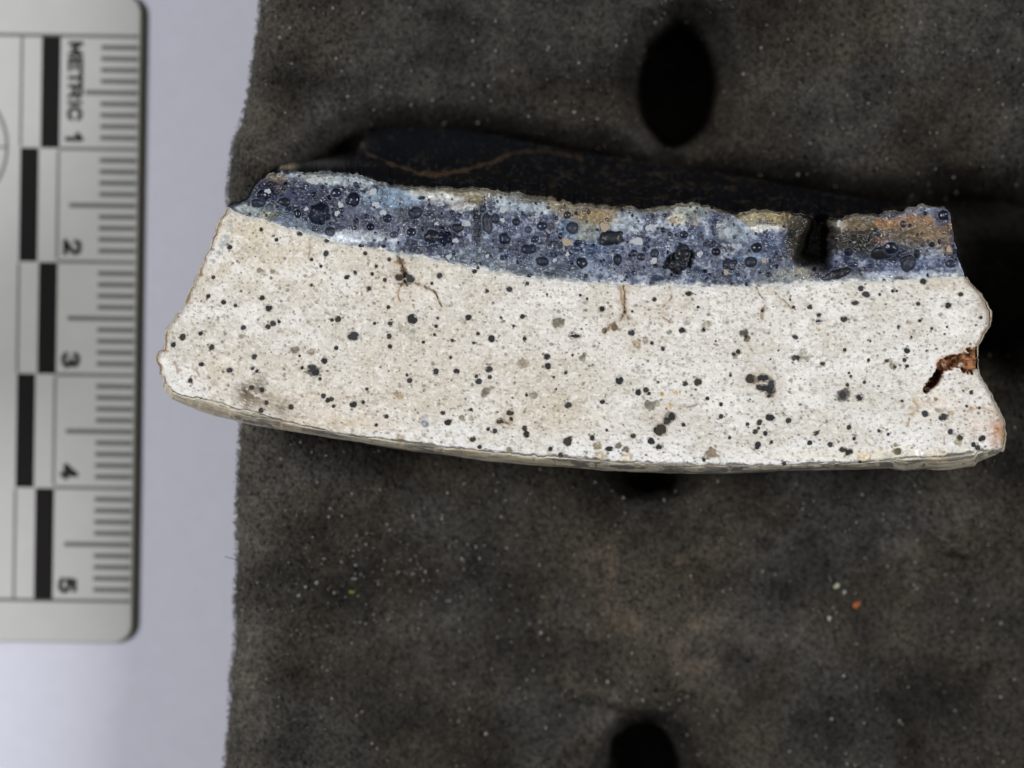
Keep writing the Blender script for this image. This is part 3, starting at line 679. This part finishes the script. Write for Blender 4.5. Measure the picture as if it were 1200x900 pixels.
# bigger coloured zones: x, y, rx, ry, colour, strength
zones = [(418, 277, 50, 8, (.50, .55, .62), .9), (448, 262, 60, 16, (.075, .078, .115), .55), (420, 245, 30, 16, (.10, .12, .19), .4), (462, 232, 34, 12, (.20, .28, .38), .75), (400, 210, 60, 7, (.36, .42, .45), .7),
         (370, 206, 25, 6, (.35, .37, .34), .6), (318, 222, 26, 16, (.02, .025, .06), .85), (350, 232, 26, 22, (.03, .04, .085), .75), (326, 249, 12, 9, (.10, .14, .18), .6), (290, 244, 16, 6, (.42, .46, .46), .8), (300, 247, 26, 6, (.26, .31, .33), .6),
         (315, 252, 14, 5, (.22, .21, .11), .5), (330, 219, 10, 8, (.26, .18, .09), .5), (322, 208, 14, 6, (.30, .25, .15), .5), (355, 262, 34, 9, (.14, .19, .26), .6),
         (545, 228, 34, 10, (.27, .25, .17), .7), (548, 236, 22, 9, (.24, .20, .10), .55), (520, 234, 24, 6, (.62, .64, .64), .7), (545, 243, 16, 5, (.66, .66, .64), .7), (500, 224, 22, 6, (.42, .43, .38), .7),
         (520, 244, 36, 10, (.08, .09, .14), .4), (598, 236, 24, 12, (.30, .36, .42), .8), (585, 228, 16, 6, (.34, .36, .32), .6), (640, 243, 26, 8, (.42, .48, .52), .7), (628, 233, 30, 6, (.13, .12, .10), .7), (655, 240, 14, 10, (.26, .22, .13), .8),
         (690, 246, 34, 7, (.20, .15, .09), .85), (700, 255, 26, 10, (.30, .22, .11), .8), (665, 248, 12, 8, (.22, .2, .14), .7), (685, 270, 18, 12, (.20, .22, .19), .7), (712, 243, 60, 4, (.17, .14, .11), .8), (735, 262, 18, 12, (.36, .42, .48), .6),
         (760, 247, 34, 5, (.16, .17, .18), .7), (812, 246, 20, 12, (.34, .37, .33), .75), (835, 248, 20, 8, (.06, .08, .13), .6), (760, 300, 40, 22, (.075, .085, .15), .4), (792, 257, 10, 7, (.5, .45, .3), .5),
         (850, 268, 12, 12, (.40, .42, .40), .5), (868, 270, 22, 14, (.24, .29, .36), .75), (900, 268, 26, 5, (.62, .62, .58), .8), (885, 254, 20, 7, (.36, .31, .18), .85), (912, 252, 20, 7, (.32, .24, .12), .8), (893, 247, 24, 4, (.35, .33, .25), .5), (918, 260, 20, 5, (.30, .26, .13), .7),
         (908, 285, 22, 16, (.10, .13, .23), .75), (935, 272, 16, 14, (.045, .055, .07), .85), (940, 290, 18, 18, (.05, .045, .035), .9), (935, 262, 20, 6, (.14, .11, .07), .7), (912, 312, 36, 9, (.06, .075, .11), .6),
         (880, 300, 22, 9, (.13, .18, .27), .6), (930, 322, 30, 8, (.25, .26, .24), .75), (955, 318, 26, 8, (.27, .27, .24), .7), (905, 328, 22, 6, (.20, .23, .25), .6),
         (1000, 275, 34, 22, (.055, .05, .042), .95), (1010, 262, 30, 9, (.15, .11, .06), .8), (985, 262, 9, 7, (.35, .3, .25), .7), (1080, 264, 42, 13, (.26, .155, .085), .95), (1080, 275, 36, 12, (.19, .14, .09), .85), (1040, 262, 14, 7, (.30, .16, .07), .7), (1050, 275, 20, 10, (.12, .10, .07), .7),
         (1032, 283, 10, 5, (.30, .15, .07), .6), (1105, 252, 10, 14, (.06, .07, .12), .9), (1108, 285, 10, 14, (.20, .14, .09), .5), (1113, 292, 5, 6, (.34, .24, .14), .7), (1075, 290, 22, 8, (.16, .16, .17), .6),
         (980, 320, 30, 9, (.018, .024, .055), .9), (1050, 312, 34, 6, (.11, .14, .24), .8), (1095, 312, 26, 9, (.12, .15, .25), .75), (1060, 321, 60, 4, (.38, .42, .50), .7), (1010, 326, 40, 4, (.26, .29, .33), .7), (1120, 316, 10, 7, (.30, .34, .44), .6), (378, 248, 24, 20, (.016, .02, .05), .8), (345, 225, 30, 14, (.03, .04, .09), .7), (512, 276, 26, 14, (.016, .02, .05), .75), (1045, 297, 24, 10, (.012, .016, .035), .85), (1020, 290, 16, 12, (.03, .03, .035), .7), (482, 250, 16, 10, (.03, .035, .05), .7), (945, 300, 16, 14, (.02, .022, .03), .8), (632, 300, 24, 12, (.02, .03, .07), .6),
         (840, 318, 60, 12, (.10, .13, .20), .4), (660, 312, 60, 12, (.12, .16, .24), .4), (700, 300, 30, 12, (.10, .14, .24), .4), (690, 290, 22, 8, (.06, .10, .20), .5), (665, 270, 10, 10, (.12, .22, .35), .5), (742, 308, 34, 12, (.06, .065, .12), .5),
         (560, 262, 8, 20, (.012, .016, .035), .85), (500, 262, 22, 14, (.03, .04, .07), .6), (600, 268, 26, 16, (.10, .115, .19), .45), (560, 296, 30, 10, (.16, .20, .25), .4), (560, 308, 90, 6, (.16, .20, .25), .5), (640, 320, 50, 5, (.14, .17, .17), .4)]
for x0, y0, rx, ry, c, a in zones:
    g = np.exp(-(((wx - x0) / rx) ** 2 + ((wy - y0) / ry) ** 2) ** 1.3)
    col = mixc(col, np.asarray(c)[None, None] * (0.45 + 1.1 * n3 + 0.5 * (n2 - 0.5))[..., None], a * sst(0.05, 0.70, g * (0.5 + 1.1 * n2)))
# tan crust along the old surface
ty = T * 90
col = mixc(col, (0.26, 0.225, 0.155), 0.7 * sst(9, 2, ty + 10 * (fbm(X / 18, Y / 8, 3, 82) - 0.45)) * sst(400, 520, X))
col = mixc(col, (0.42, 0.46, 0.47), 0.6 * sst(7, 1, (1 - T) * 90 + 9 * (fbm(X / 10, Y / 8, 3, 83) - 0.4)))
col = mixc(col, (0.62, 0.61, 0.57), 0.75 * sst(5.0, 0.5, (1 - T) * 90 + 14 * (fbm(X / 6, Y / 5, 3, 183) - 0.35)))
col = col * (0.78 + 0.44 * n5)[..., None]
fac_d, fac_r, fac_c, fac_s = worley(wx / 5.0, wy / 4.5, 190)
fac = np.zeros(X.shape)
for x0, y0, rx, ry in ((1076, 287, 26, 12), (312, 224, 20, 14), (688, 296, 34, 12), (1000, 284, 22, 14), (1105, 300, 12, 16), (930, 280, 14, 18), (800, 296, 18, 12), (330, 246, 24, 8)):
    fac = np.maximum(fac, np.exp(-(((X - x0) / rx) ** 2 + ((Y - y0) / ry) ** 2) ** 1.5))
fn = fbm(X / 7, Y / 6, 2, 195)
hg += fac * 16 * np.abs(fn - 0.5) + fac * (fac_c - 0.5) * 2.0
rg = rg * (1 - fac) + fac * (0.08 + 0.25 * fac_r ** 2)
gl = sst(0.56, 0.62, fbm(X / 13, Y / 11, 3, 196)); hg += gl * 5 * np.abs(fbm(X / 5, Y / 5, 2, 197) - 0.5); rg = rg * (1 - 0.7 * gl)
hg += 1.4 * (n4 - 0.5) + 0.8 * (n5 - 0.5)
# tiny bright and dark specks
for cell, seed, thr, rmax, c, a in ((5.5, 84, 0.80, 0.20, (0.45, 0.46, 0.46), 0.6), (9, 85, 0.8, 0.2, (0.4, 0.44, 0.5), 0.5), (8, 86, 0.80, 0.24, (0.008, 0.012, 0.035), 0.8), (13, 87, 0.75, 0.2, (0.006, 0.010, 0.03), 0.95), (6, 88, 0.8, 0.2, (0.30, 0.22, 0.11), 0.6)):
    d, r, c2, _ = worley(wx / cell, wy / cell, seed)
    rad = rmax * (0.5 + 0.5 * (r - thr) / (1 - thr))
    m = sst(1.2, 0.75, d / rad) * (r > thr)
    col = mixc(col, c, a * m)
    if seed in (86, 87):
        hg -= 0.9 * rad * cell * m; rg = rg * (1 - m) + 0.10 * m
    else:
        hg += 0.4 * m
# burst bubbles: x, y, rx, ry, tilt
bub = """374 250 12.5 12.5;414 234 8.5 8;434 266 5 4.6;454 256 5.6 5;462 275 5.4 4;417 216 3.4 3;333 237 7.5 4.5;349 250 4 5;387 271 6 5.5;309 229 8 6;303 238 8 6;429 253 3 2.6;416 267 2.5 2.5;394 226 6 5;
482 272 5.8 4.8;487 250 9 7 .4;506 277 9 8;522 279 9.5 8;537 267 6.4 5.4;571 262 6 13 .1;580 256 5 6;605 260 5 4.4;591 280 7.4 6.8;619 269 4.4 4.2;635 265 6.6 5;627 281 4.5 4;620 292 10 5.5;636 306 8.5 6;
671 267 7.6 7;665 252 4.6 5;682 308 6.4 6;566 245 4 4.5;530 249 3 2.8;589 302 3.4 2.8;716 279 16 9 0.08;724 304 5 6.5;743 296 4.4 4.2;751 301 5.2 5;767 297 5.6 5.4;795 306 20 12 .35;800 297 9 12 .3;855 310 9.5 6.5 -.3;
887 290 7 6;880 307 7.5 6;785 274 3 2.8;777 269 3 2.8;839 295 5.4 4.6;827 286 3.4 2.6;835 267 2.6 3;801 275 5 4;1034 296 14 8 .15;1045 290 9 7;1064 308 9 10 -.5;995 295 5.4 4.6;1060 262 4 4.5;1107 252 6.5 6;1114 309 6.5 5;
982 321 18 5.5 .3;656 289 3 2.4;368 228 3.4 3;378 219 3 2.5;400 246 3 3;1020 312 5 3;
1000 310 6 3;1075 298 4 5;1093 286 3.6 3;1030 274 3.2 3;901 322 3.6 3;865 322 3 2.4""".replace('\n', '')
for g in bub.split(';'):
    v = [float(a) for a in g.split()]; x0, y0, rx, ry = v[:4]; an = v[4] if len(v) > 4 else 0
    ca, sa = math.cos(an), math.sin(an)
    u = ((X - x0) * ca - (Y - y0) * sa) / rx; w_ = ((X - x0) * sa + (Y - y0) * ca) / ry
    irr = (0.30 + 0.3 * (int(x0 * 7) % 3 == 0)) * (fbm(X / 4.5, Y / 4.5, 2, int(x0)) - 0.5) * (1 if rx < 8.6 else 1.6)
    d = np.hypot(u, w_) + irr
    ins = sst(1.08, 0.9, d)
    bowl = np.sqrt(np.clip(1.0 - np.minimum(d, 1) ** 2, 0, 1))
    dp = 0.85 * min(rx, ry)
    if rx > 12: dp *= 1.3
    smooth_h = hg[int(np.clip((x0 - 268) / 860, 0, 1) * 1119), 60]
    hg = hg * (1 - ins) + (-1.5 - dp * bowl) * ins
    cb = R.choice(((0.008, 0.011, 0.032), (0.010, 0.012, 0.022), (0.022, 0.030, 0.065))) if rx < 12 or x0 < 400 else (0.022, 0.024, 0.028)
    col = mixc(col, np.asarray(cb)[None, None] * (0.3 + 1.4 * n2)[..., None], R.uniform(0.75, 0.96) * ins)
    rim = np.exp(-((d - 1.12) / 0.14) ** 2)
    col = mixc(col, (0.17, 0.21, 0.31), 0.30 * rim)
    rg = rg * (1 - ins) + (R.choice((0.07, 0.15, 0.35, 0.5)) if rx < 12 else 0.4) * ins
    if rx < 12: hg += ins * R.uniform(0, 2.2) * (n2 - 0.5)
# the broken out gap
xr = X + 3 * (n2 - 0.5)
xr = X + 7 * (fbm(X / 15, Y / 15, 2, 99) - 0.5) + 4 * (n2 - 0.5)
xl = 955 - 17 * np.clip((Y - 262) / 40, 0, 1)
gap = sst(930, 950, xr) * sst(974, 966, xr) * sst(318, 300, Y - 0.25 * (X - 955) + 3 * (n3 - 0.5))
gap2 = sst(905, 950, xr) * sst(985, 966, xr) * sst(316, 285, Y)
hg -= 62 * sst(-9, 5, xr - xl) * sst(976, 967, xr) * sst(318, 294, Y - 0.2 * (X - 955) + 4 * (n2 - 0.5)) + 24 * gap2
col = mixc(col, np.array((0.055, 0.047, 0.032))[None, None] * (0.3 + 1.4 * n2)[..., None], 0.85 * gap2); col = mixc(col, (0.036, 0.029, 0.021), 0.9 * gap)
# block right of the gap slopes back; ledge below it
hg -= 10 * sst(966, 972, X) * sst(308, 290, Y) + 8 * sst(310, 250, Y) * sst(966, 975, X)
# left end is rounded glass
hg -= 22 * (1 - sst(268, 335, X)) ** 2 * sst(250, 215, Y) + 6 * (1 - sst(268, 300, X))
# rolled upper edge
hg -= 9 * sst(7, 0, ty) ** 2 + 5 * sst(10, 0, (1 - S) * 900) ** 2
hg = np.where(T > 0.985, np.minimum(hg, -1.0), hg)
hb = -1.0
hg = hg * (1 - sst(0.97, 1, T)) + hb * sst(0.97, 1, T)
rg = np.clip(rg, 0.05, 0.8)
wx_, wy_, _ = W(X, Y, 0)
lum = col.mean(-1, keepdims=True); col = (lum + (col - lum) * 1.05) * (0.62 + 1.0 * lum)
glaze_m = mat('blue_glaze', attr=True, rattr=True, spec=0.45, fine=0.16, fscale=14000, bump=0.35, bscale=9000, bdist=0.00004)
glaze = obj('glaze_layer', grid_mesh('glaze_layer', wx_, wy_, hg / P, col, rg), glaze_m, sherd)
# small step between glaze and body is closed by the face of the body itself

# pale quartz grains in the glaze
q_m = mat('quartz_grain', (0.36, 0.385, 0.42), 0.6, fine=0.4, fscale=7000, bump=0.4, bscale=9000)
qt_m = mat('quartz_grain_tan', (0.30, 0.25, 0.18), 0.6, fine=0.4, fscale=7000, bump=0.4, bscale=9000)
qmesh = []
for i in range(8):
    me = grain_mesh(300 + i); me.name = 'quartz_grain'; me.materials.append(q_m if i < 6 else qt_m); qmesh.append(me)
for v in ((367, 212, 5, 1.3), (441, 240, 4, 1.1), (449, 249, 3.8, 1), (436, 225, 4, 1.6), (399, 240, 3.5, 1), (395, 250, 3.6, .8), (436, 224, 3.2, 1.4), (547, 262, 4.2, 1.1), (589, 258, 3, .9), (534, 282, 3.4, 1),
          (590, 246, 3.8, 1.2), (526, 301, 3.4, .9), (665, 284, 4.2, 1.8, 1), (665, 298, 2.6, 1), (747, 283, 5.6, 1.15), (762, 267, 4.6, 1.2), (709, 266, 5.0, 1.3, 1), (790, 258, 4, 1, 1), (766, 306, 4, 1.2), (896, 305, 4.2, .9, 1),
          (820, 298, 3.8, .9), (851, 319, 3.2, 1.1, 1), (852, 271, 5, .8), (314, 224, 3.2, 1.1), (359, 245, 2.6, 1), (985, 262, 4, 1), (404, 216, 2.6, 1), (512, 262, 2.6, 1), (571, 300, 2.4, 1), (650, 305, 2.6, 1), (815, 262, 3, 1, 1),
          (880, 262, 3.6, 1.4, 1), (1113, 292, 3.6, 1, 1), (937, 318, 3, 1, 1)):
    tan = len(v) > 4
    o = bpy.data.objects.new('quartz_grain', qmesh[R.choice((6, 7)) if tan else R.randrange(6)])
    C.objects.link(o); o.parent = glaze
    zb = hg[np.unravel_index(np.argmin((X - v[0]) ** 2 + (Y - v[1]) ** 2), X.shape)]
    x_, y_, _ = W(v[0], v[1], 0)
    o.location = (x_, y_, (zb + 0.7) / P); o.rotation_euler = (0, 0, R.uniform(-0.4, 0.4))
    o.scale = (v[2] * v[3] / P, v[2] / P, 1.2 / P)

# dark inner surface running down behind the glaze edge
lpA = np.stack([X[:, 0], Y[:, 0]], -1); h0 = hg[:, 0]
lpB = np.stack([X[-1], Y[-1]], -1)[1:]; h1 = hg[-1][1:]
loop = np.concatenate([lpA, lpB]); eh = np.concatenate([h0, h1])
bx = [260, 290, 315, 330, 345, 370, 400, 418, 424, 432, 460, 520, 580, 640, 700, 750, 850, 950, 1050, 1115, 1140]
by = [250, 232, 205, 191, 187, 185, 180, 176, 164, 155, 149, 150, 158, 171, 181, 189, 203, 222, 238, 245, 330]
back = loop.copy()
nA = len(lpA)
back[:nA, 1] = np.minimum(np.interp(loop[:nA, 0], bx, by), loop[:nA, 1] - 1.5)
back[:nA, 0] -= 3 * sst(320, 270, loop[:nA, 0])
back[nA:, 0] += 2
fr = [0, 0.03, 0.07, 0.12, 0.18, 0.25, 0.33, 0.42, 0.52, 0.62, 0.72, 0.82, 0.91, 1.0]
rows = [loop + (back - loop) * f for f in fr]
zr = [-236 * (f ** 0.75) for f in fr]
A = np.stack(rows, 1); Zr = np.array(zr)[None, :] + np.zeros(A.shape[:2])
Zr[:, 0] = eh; 
for q in range(1, Zr.shape[1]): Zr[:, q] = np.minimum(Zr[:, q], Zr[:, q - 1] - 1)
A, Zr = np.stack([refine(A[..., 0], 5), refine(A[..., 1], 5)], -1), refine(Zr, 5)
ax, ay = A[..., 0], A[..., 1]
Zr = Zr + 5 * (fbm(ax / 22, ay / 14, 3, 91) - 0.5) * (np.arange(A.shape[1])[None, :] > 2)
ic = mixc(np.zeros(ax.shape + (3,)) + np.array([0.006, 0.0065, 0.009]), (0.010, 0.009, 0.008), sst(0.5, 0.7, fbm(ax / 34, ay / 5, 4, 92)))
ic = mixc(ic, (0.045, 0.032, 0.02), 0.6 * sst(0.62, 0.76, fbm(ax / 16, ay / 4, 3, 93)) * sst(560, 700, ax))
chip = seg_dist(ax, ay, [(424, 170), (430, 180), (450, 188), (470, 196), (492, 203), (510, 205), (535, 202), (560, 195), (580, 189), (600, 180), (640, 176), (680, 186)])
ic = mixc(ic, (0.15, 0.095, 0.055), 0.45 * sst(4.2, 0.0, chip + 6.5 * (fbm(ax / 8, ay / 6, 3, 94) - 0.5)) * (1 - 0.5 * sst(560, 640, ax)))
ic = ic + (np.array([0.016, 0.016, 0.017]) * (sst(0.60, 0.78, fbm(ax / 4, ay / 3, 2, 198)))[..., None])
ic = mixc(ic, (0.008, 0.010, 0.016), 0.6 * np.exp(-((ax - 520) / 90) ** 2 - ((ay - 168) / 16) ** 2))
ic = mixc(ic, (0.05, 0.05, 0.06), 0.4 * np.exp(-((ax - 425) / 12) ** 2 - ((ay - 170) / 8) ** 2))
ic = mixc(ic, (0.50, 0.42, 0.28), 0.95 * np.exp(-(((ax - 337) / 11) ** 2 + ((ay - 194) / 5) ** 2) ** 1.5))
ic = mixc(ic, (0.16, 0.16, 0.16), 0.55 * np.exp(-((ax - 375) / 34) ** 2 - ((ay - 191) / 5) ** 2))
ic = mixc(ic, (0.20, 0.19, 0.15), 0.7 * sst(6, 1, (np.arange(A.shape[1])[None, :] + 0 * ax)) * sst(0.4, 0.6, fbm(ax / 14, ay / 4, 3, 95)))
x, y, z = W(ax, ay, Zr / P)
inner_m = mat('dark_inner_glaze', attr=True, rough=0.9, spec=0.06, fine=0.6, fscale=7000, bump=0.5, bscale=5000)
obj('inner_surface', grid_mesh('inner_surface', x, y, z, ic, flip=True), inner_m, sherd)

# ------------------------------------------------------------------ scale ruler on the paper
ZR = Z_PAPER + 0.0006
th = 0.0150
ct, s_t = math.cos(th), math.sin(th)
def RP(px, py, z=ZR):
    """ruler drawing coordinates (as if upright, px) -> world"""
    dx, dy = px - 164, py - 43
    return W(164 + dx * ct - dy * s_t, 43 + dx * s_t + dy * ct, z)
ruler = thing('scale_ruler', W(40, 380, Z_PAPER), 'white plastic centimetre scale ruler with black checker bars lying on the paper', 'ruler')
def rounded(x0, x1, y0, y1, r, n=8):
    out = []
    for cx, cy, a0 in ((x1 - r, y0 + r, -90), (x1 - r, y1 - r, 0), (x0 + r, y1 - r, 90), (x0 + r, y0 + r, 180)):
        for i in range(n + 1):
            a = math.radians(a0 + 90 * i / n)
            out.append((cx + r * math.cos(a), cy + r * math.sin(a)))
    return out
def slab(name, pts, z0, z1, m, bev=0.0, **kw):
    n = len(pts); cx = sum(p[0] for p in pts) / n; cy = sum(p[1] for p in pts) / n
    V = [RP(a, b, z0) for a, b in pts] + [RP(a, b, z1 - bev) for a, b in pts]
    b_ = bev * P
    def ins(a, b): return (a - b_ * (1 if a > cx else -1), b - b_ * (1 if b > cy else -1))
    V += [RP(*ins(a, b), z1) for a, b in pts]
    F = [tuple(range(n))[::1], tuple(range(2 * n, 3 * n))[::-1]]
    for i in range(n):
        j = (i + 1) % n
        F += [(i, i + n, j + n, j)[::1], (i + n, i + 2 * n, j + 2 * n, j + n)]
    return obj(name, poly_mesh(name, V, F), m, ruler, **kw)
white_m = mat('ruler_white', (0.455, 0.466, 0.462), 0.7, fine=0.02, fscale=500, spec=0.3, bump=0.05, bscale=800)
rim_m = mat('ruler_edge_and_shadow', (0.045, 0.040, 0.033), 0.8, spec=0.15)
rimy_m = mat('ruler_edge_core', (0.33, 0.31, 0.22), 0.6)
slab('edge_and_shadow_strip', rounded(-330, 171.0, -4, 752, 22), Z_PAPER, ZR - 0.00025, rim_m)  # dark edge, widened to the right to stand for the ruler's shadow
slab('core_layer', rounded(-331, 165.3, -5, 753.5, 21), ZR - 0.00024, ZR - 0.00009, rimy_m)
slab('face_plate', rounded(-331, 163.8, -6, 753, 22), ZR - 0.00008, ZR, white_m, bev=0.00003)
ink = mat('ruler_ink_black', (0.010, 0.009, 0.010), 0.75, spec=0.12)
ink_g = mat('ruler_ink_grey', (0.125, 0.13, 0.127), 0.75, spec=0.12)
ink_l = mat('ruler_ink_line', (0.13, 0.134, 0.131), 0.75, spec=0.12)
ZI = ZR + 0.000015
def bar(name, x0, y0, x1, y1, m, z1=ZI, **kw):
    return slab(name, [(x0, y0), (x1, y0), (x1, y1), (x0, y1)], ZR + 0.000002, z1, m, **kw)
cm = 132.4; Y00 = 43
for i in range(5):
    a, b = Y00 + i * cm, Y00 + (i + 1) * cm
    if i % 2 == 0: bar('checker_bar', 49.5, a + 1, 71.5, b - 0.5, ink)
    else: bar('checker_bar', 26, a - 0.5, 47.5, b + 0.5, ink)
    if i % 2 == 0: bar('column_line', 24.5, a + 2, 27.5, b - 2, ink_l, ZI - 0.000003)
    else: bar('column_line', 69, a + 2, 72, b - 2, ink_l, ZI - 0.000003)
for i in range(6):
    if i in (0, 5): bar('frame_line', -330, Y00 + i * cm - 2, 162.5, Y00 + i * cm + 2, ink_l, ZI - 0.000006)
    else: bar('centimetre_line', 72.2, Y00 + i * cm - 1.9, 162.5, Y00 + i * cm + 1.9, ink_l, ZI - 0.000006)
for i in range(50):
    if i % 10 == 0: continue
    yy = Y00 + i * cm / 10
    x0 = 119 if i % 10 != 5 else (101 if i == 5 else 84)
    bar('tick_mark', x0, yy - 2.7, 162.5, yy + 2.7, ink_g)
GLYPH = {   # strokes in a unit box, x along the reading direction, y up
 'M': [[(0, 0), (0, 1), (.5, .25), (1, 1), (1, 0)]], 'E': [[(1, 0), (0, 0), (0, 1), (1, 1)], [(0, .52), (.85, .52)]], 'T': [[(0, 1), (1, 1)], [(.5, 1), (.5, 0)]],
 'R': [[(0, 0), (0, 1), (.7, 1), (1, .85), (1, .62), (.7, .48), (0, .48)], [(.5, .48), (1, 0)]], 'I': [[(.5, 0), (.5, 1)]],
 'C': [[(1, .78), (.8, .96), (.5, 1), (.2, .92), (0, .65), (0, .35), (.2, .08), (.5, 0), (.8, .04), (1, .22)]],
 '1': [[(.05, .74), (.55, 1), (.55, 0)]], '2': [[(.02, .72), (.12, .93), (.45, 1), (.85, .93), (.95, .7), (.8, .48), (0, 0), (1, 0)]],
 '3': [[(.02, .8), (.25, .98), (.6, 1), (.92, .86), (.88, .62), (.5, .53), (.92, .44), (1, .2), (.7, .02), (.3, 0), (0, .18)]],
 '4': [[(.72, 0), (.72, 1), (0, .28), (1, .28)]], '5': [[(.92, 1), (.14, 1), (.06, .52), (.5, .64), (.9, .5), (1, .28), (.8, .05), (.4, 0), (.02, .14)]]}
def text(name, s_, px, py, cap, adv, width, th_):
    """lettering whose tops point right; (px, py) is the start of the baseline, adv the step between letters"""
    V = []; F = []; nq = 0
    for k_, ch in enumerate(s_):
        wd = width if ch != 'I' else width * 0.3
        for stroke in GLYPH[ch]:
            P_ = [(px + th_ / 2 + b * (cap - th_), py + adv(k_) + a * wd) for a, b in stroke]
            for (xa, ya), (xb, yb) in zip(P_[:-1], P_[1:]):
                L_ = math.hypot(xb - xa, yb - ya); ux, uy = (xb - xa) / L_ * th_ / 2, (yb - ya) / L_ * th_ / 2
                za = ZI + 0.000004 + nq * 2e-7; nq += 1
                n0 = len(V)
                for qx, qy in ((xa - ux * .8 - uy, ya - uy * .8 + ux), (xb + ux * .8 - uy, yb + uy * .8 + ux), (xb + ux * .8 + uy, yb + uy * .8 - ux), (xa - ux * .8 + uy, ya - uy * .8 - ux)):
                    V.append(RP(qx, qy, za))
                F.append((n0, n0 + 1, n0 + 2, n0 + 3))
    return obj(name, poly_mesh(name, V, F), ink_t, ruler)
ink_t = mat('ruler_ink_text', (0.014, 0.014, 0.014), 0.75, spec=0.12)
pos = [2, 20.5, 36, 52, 70, 78]
text('word_lettering', 'METRIC', 80, 50, 18, lambda k_: pos[k_], 12.5, 4.6)
for s_, yy in (('1', 158), ('2', 284), ('3', 416), ('4', 547), ('5', 680)):
    text('numeral', s_, 77.5, yy, 22, lambda k_: 0, 14 if s_ != '1' else 11, 5.4)
# big circle target at the left of the scale, only its right arc is in the picture
def ring(name, cx, cy, r0, r1, m, n=96):
    V = []; F = []
    for zq in (ZR + 0.000002, ZI):
        for rr_ in (r0, r1):
            for i in range(n):
                a = 2 * math.pi * i / n
                V.append(RP(cx + rr_ * math.cos(a), cy + rr_ * math.sin(a), zq))
    for i in range(n):
        j = (i + 1) % n
        F += [(2 * n + i, 3 * n + i, 3 * n + j, 2 * n + j), (n + i, n + j, 3 * n + j, 3 * n + i), (i, 2 * n + i, 2 * n + j, j)]
    return obj(name, poly_mesh(name, V, F), m, ruler)
ring('target_circle', -69, 175, 77.5, 81, ink_l)
bar('target_line', -154, 173.5, 12, 176, ink_l, ZI - 0.000006)

# ------------------------------------------------------------------ a loose fibre at the foam edge
pts = [(288, 660, -118), (281, 657, -112), (274, 655, -112), (268, 653.5, -116), (263.5, 652, -122)]
V = []; F = []
for i, (a, b, c) in enumerate(pts):
    for q in range(5):
        an = 2 * math.pi * q / 5
        V.append(W(a, b + 0.5 * math.cos(an), (c + 0.5 * math.sin(an)) / P))
for i in range(len(pts) - 1):
    for q in range(5):
        F.append((i * 5 + q, (i + 1) * 5 + q, (i + 1) * 5 + (q + 1) % 5, i * 5 + (q + 1) % 5))
obj('loose_fibre', poly_mesh('loose_fibre', V, F, True), mat('fibre_dark', (0.07, 0.06, 0.05), 0.6), None,
    label='short dark fibre sticking out of the lower left foam edge over the paper', category='fibre')
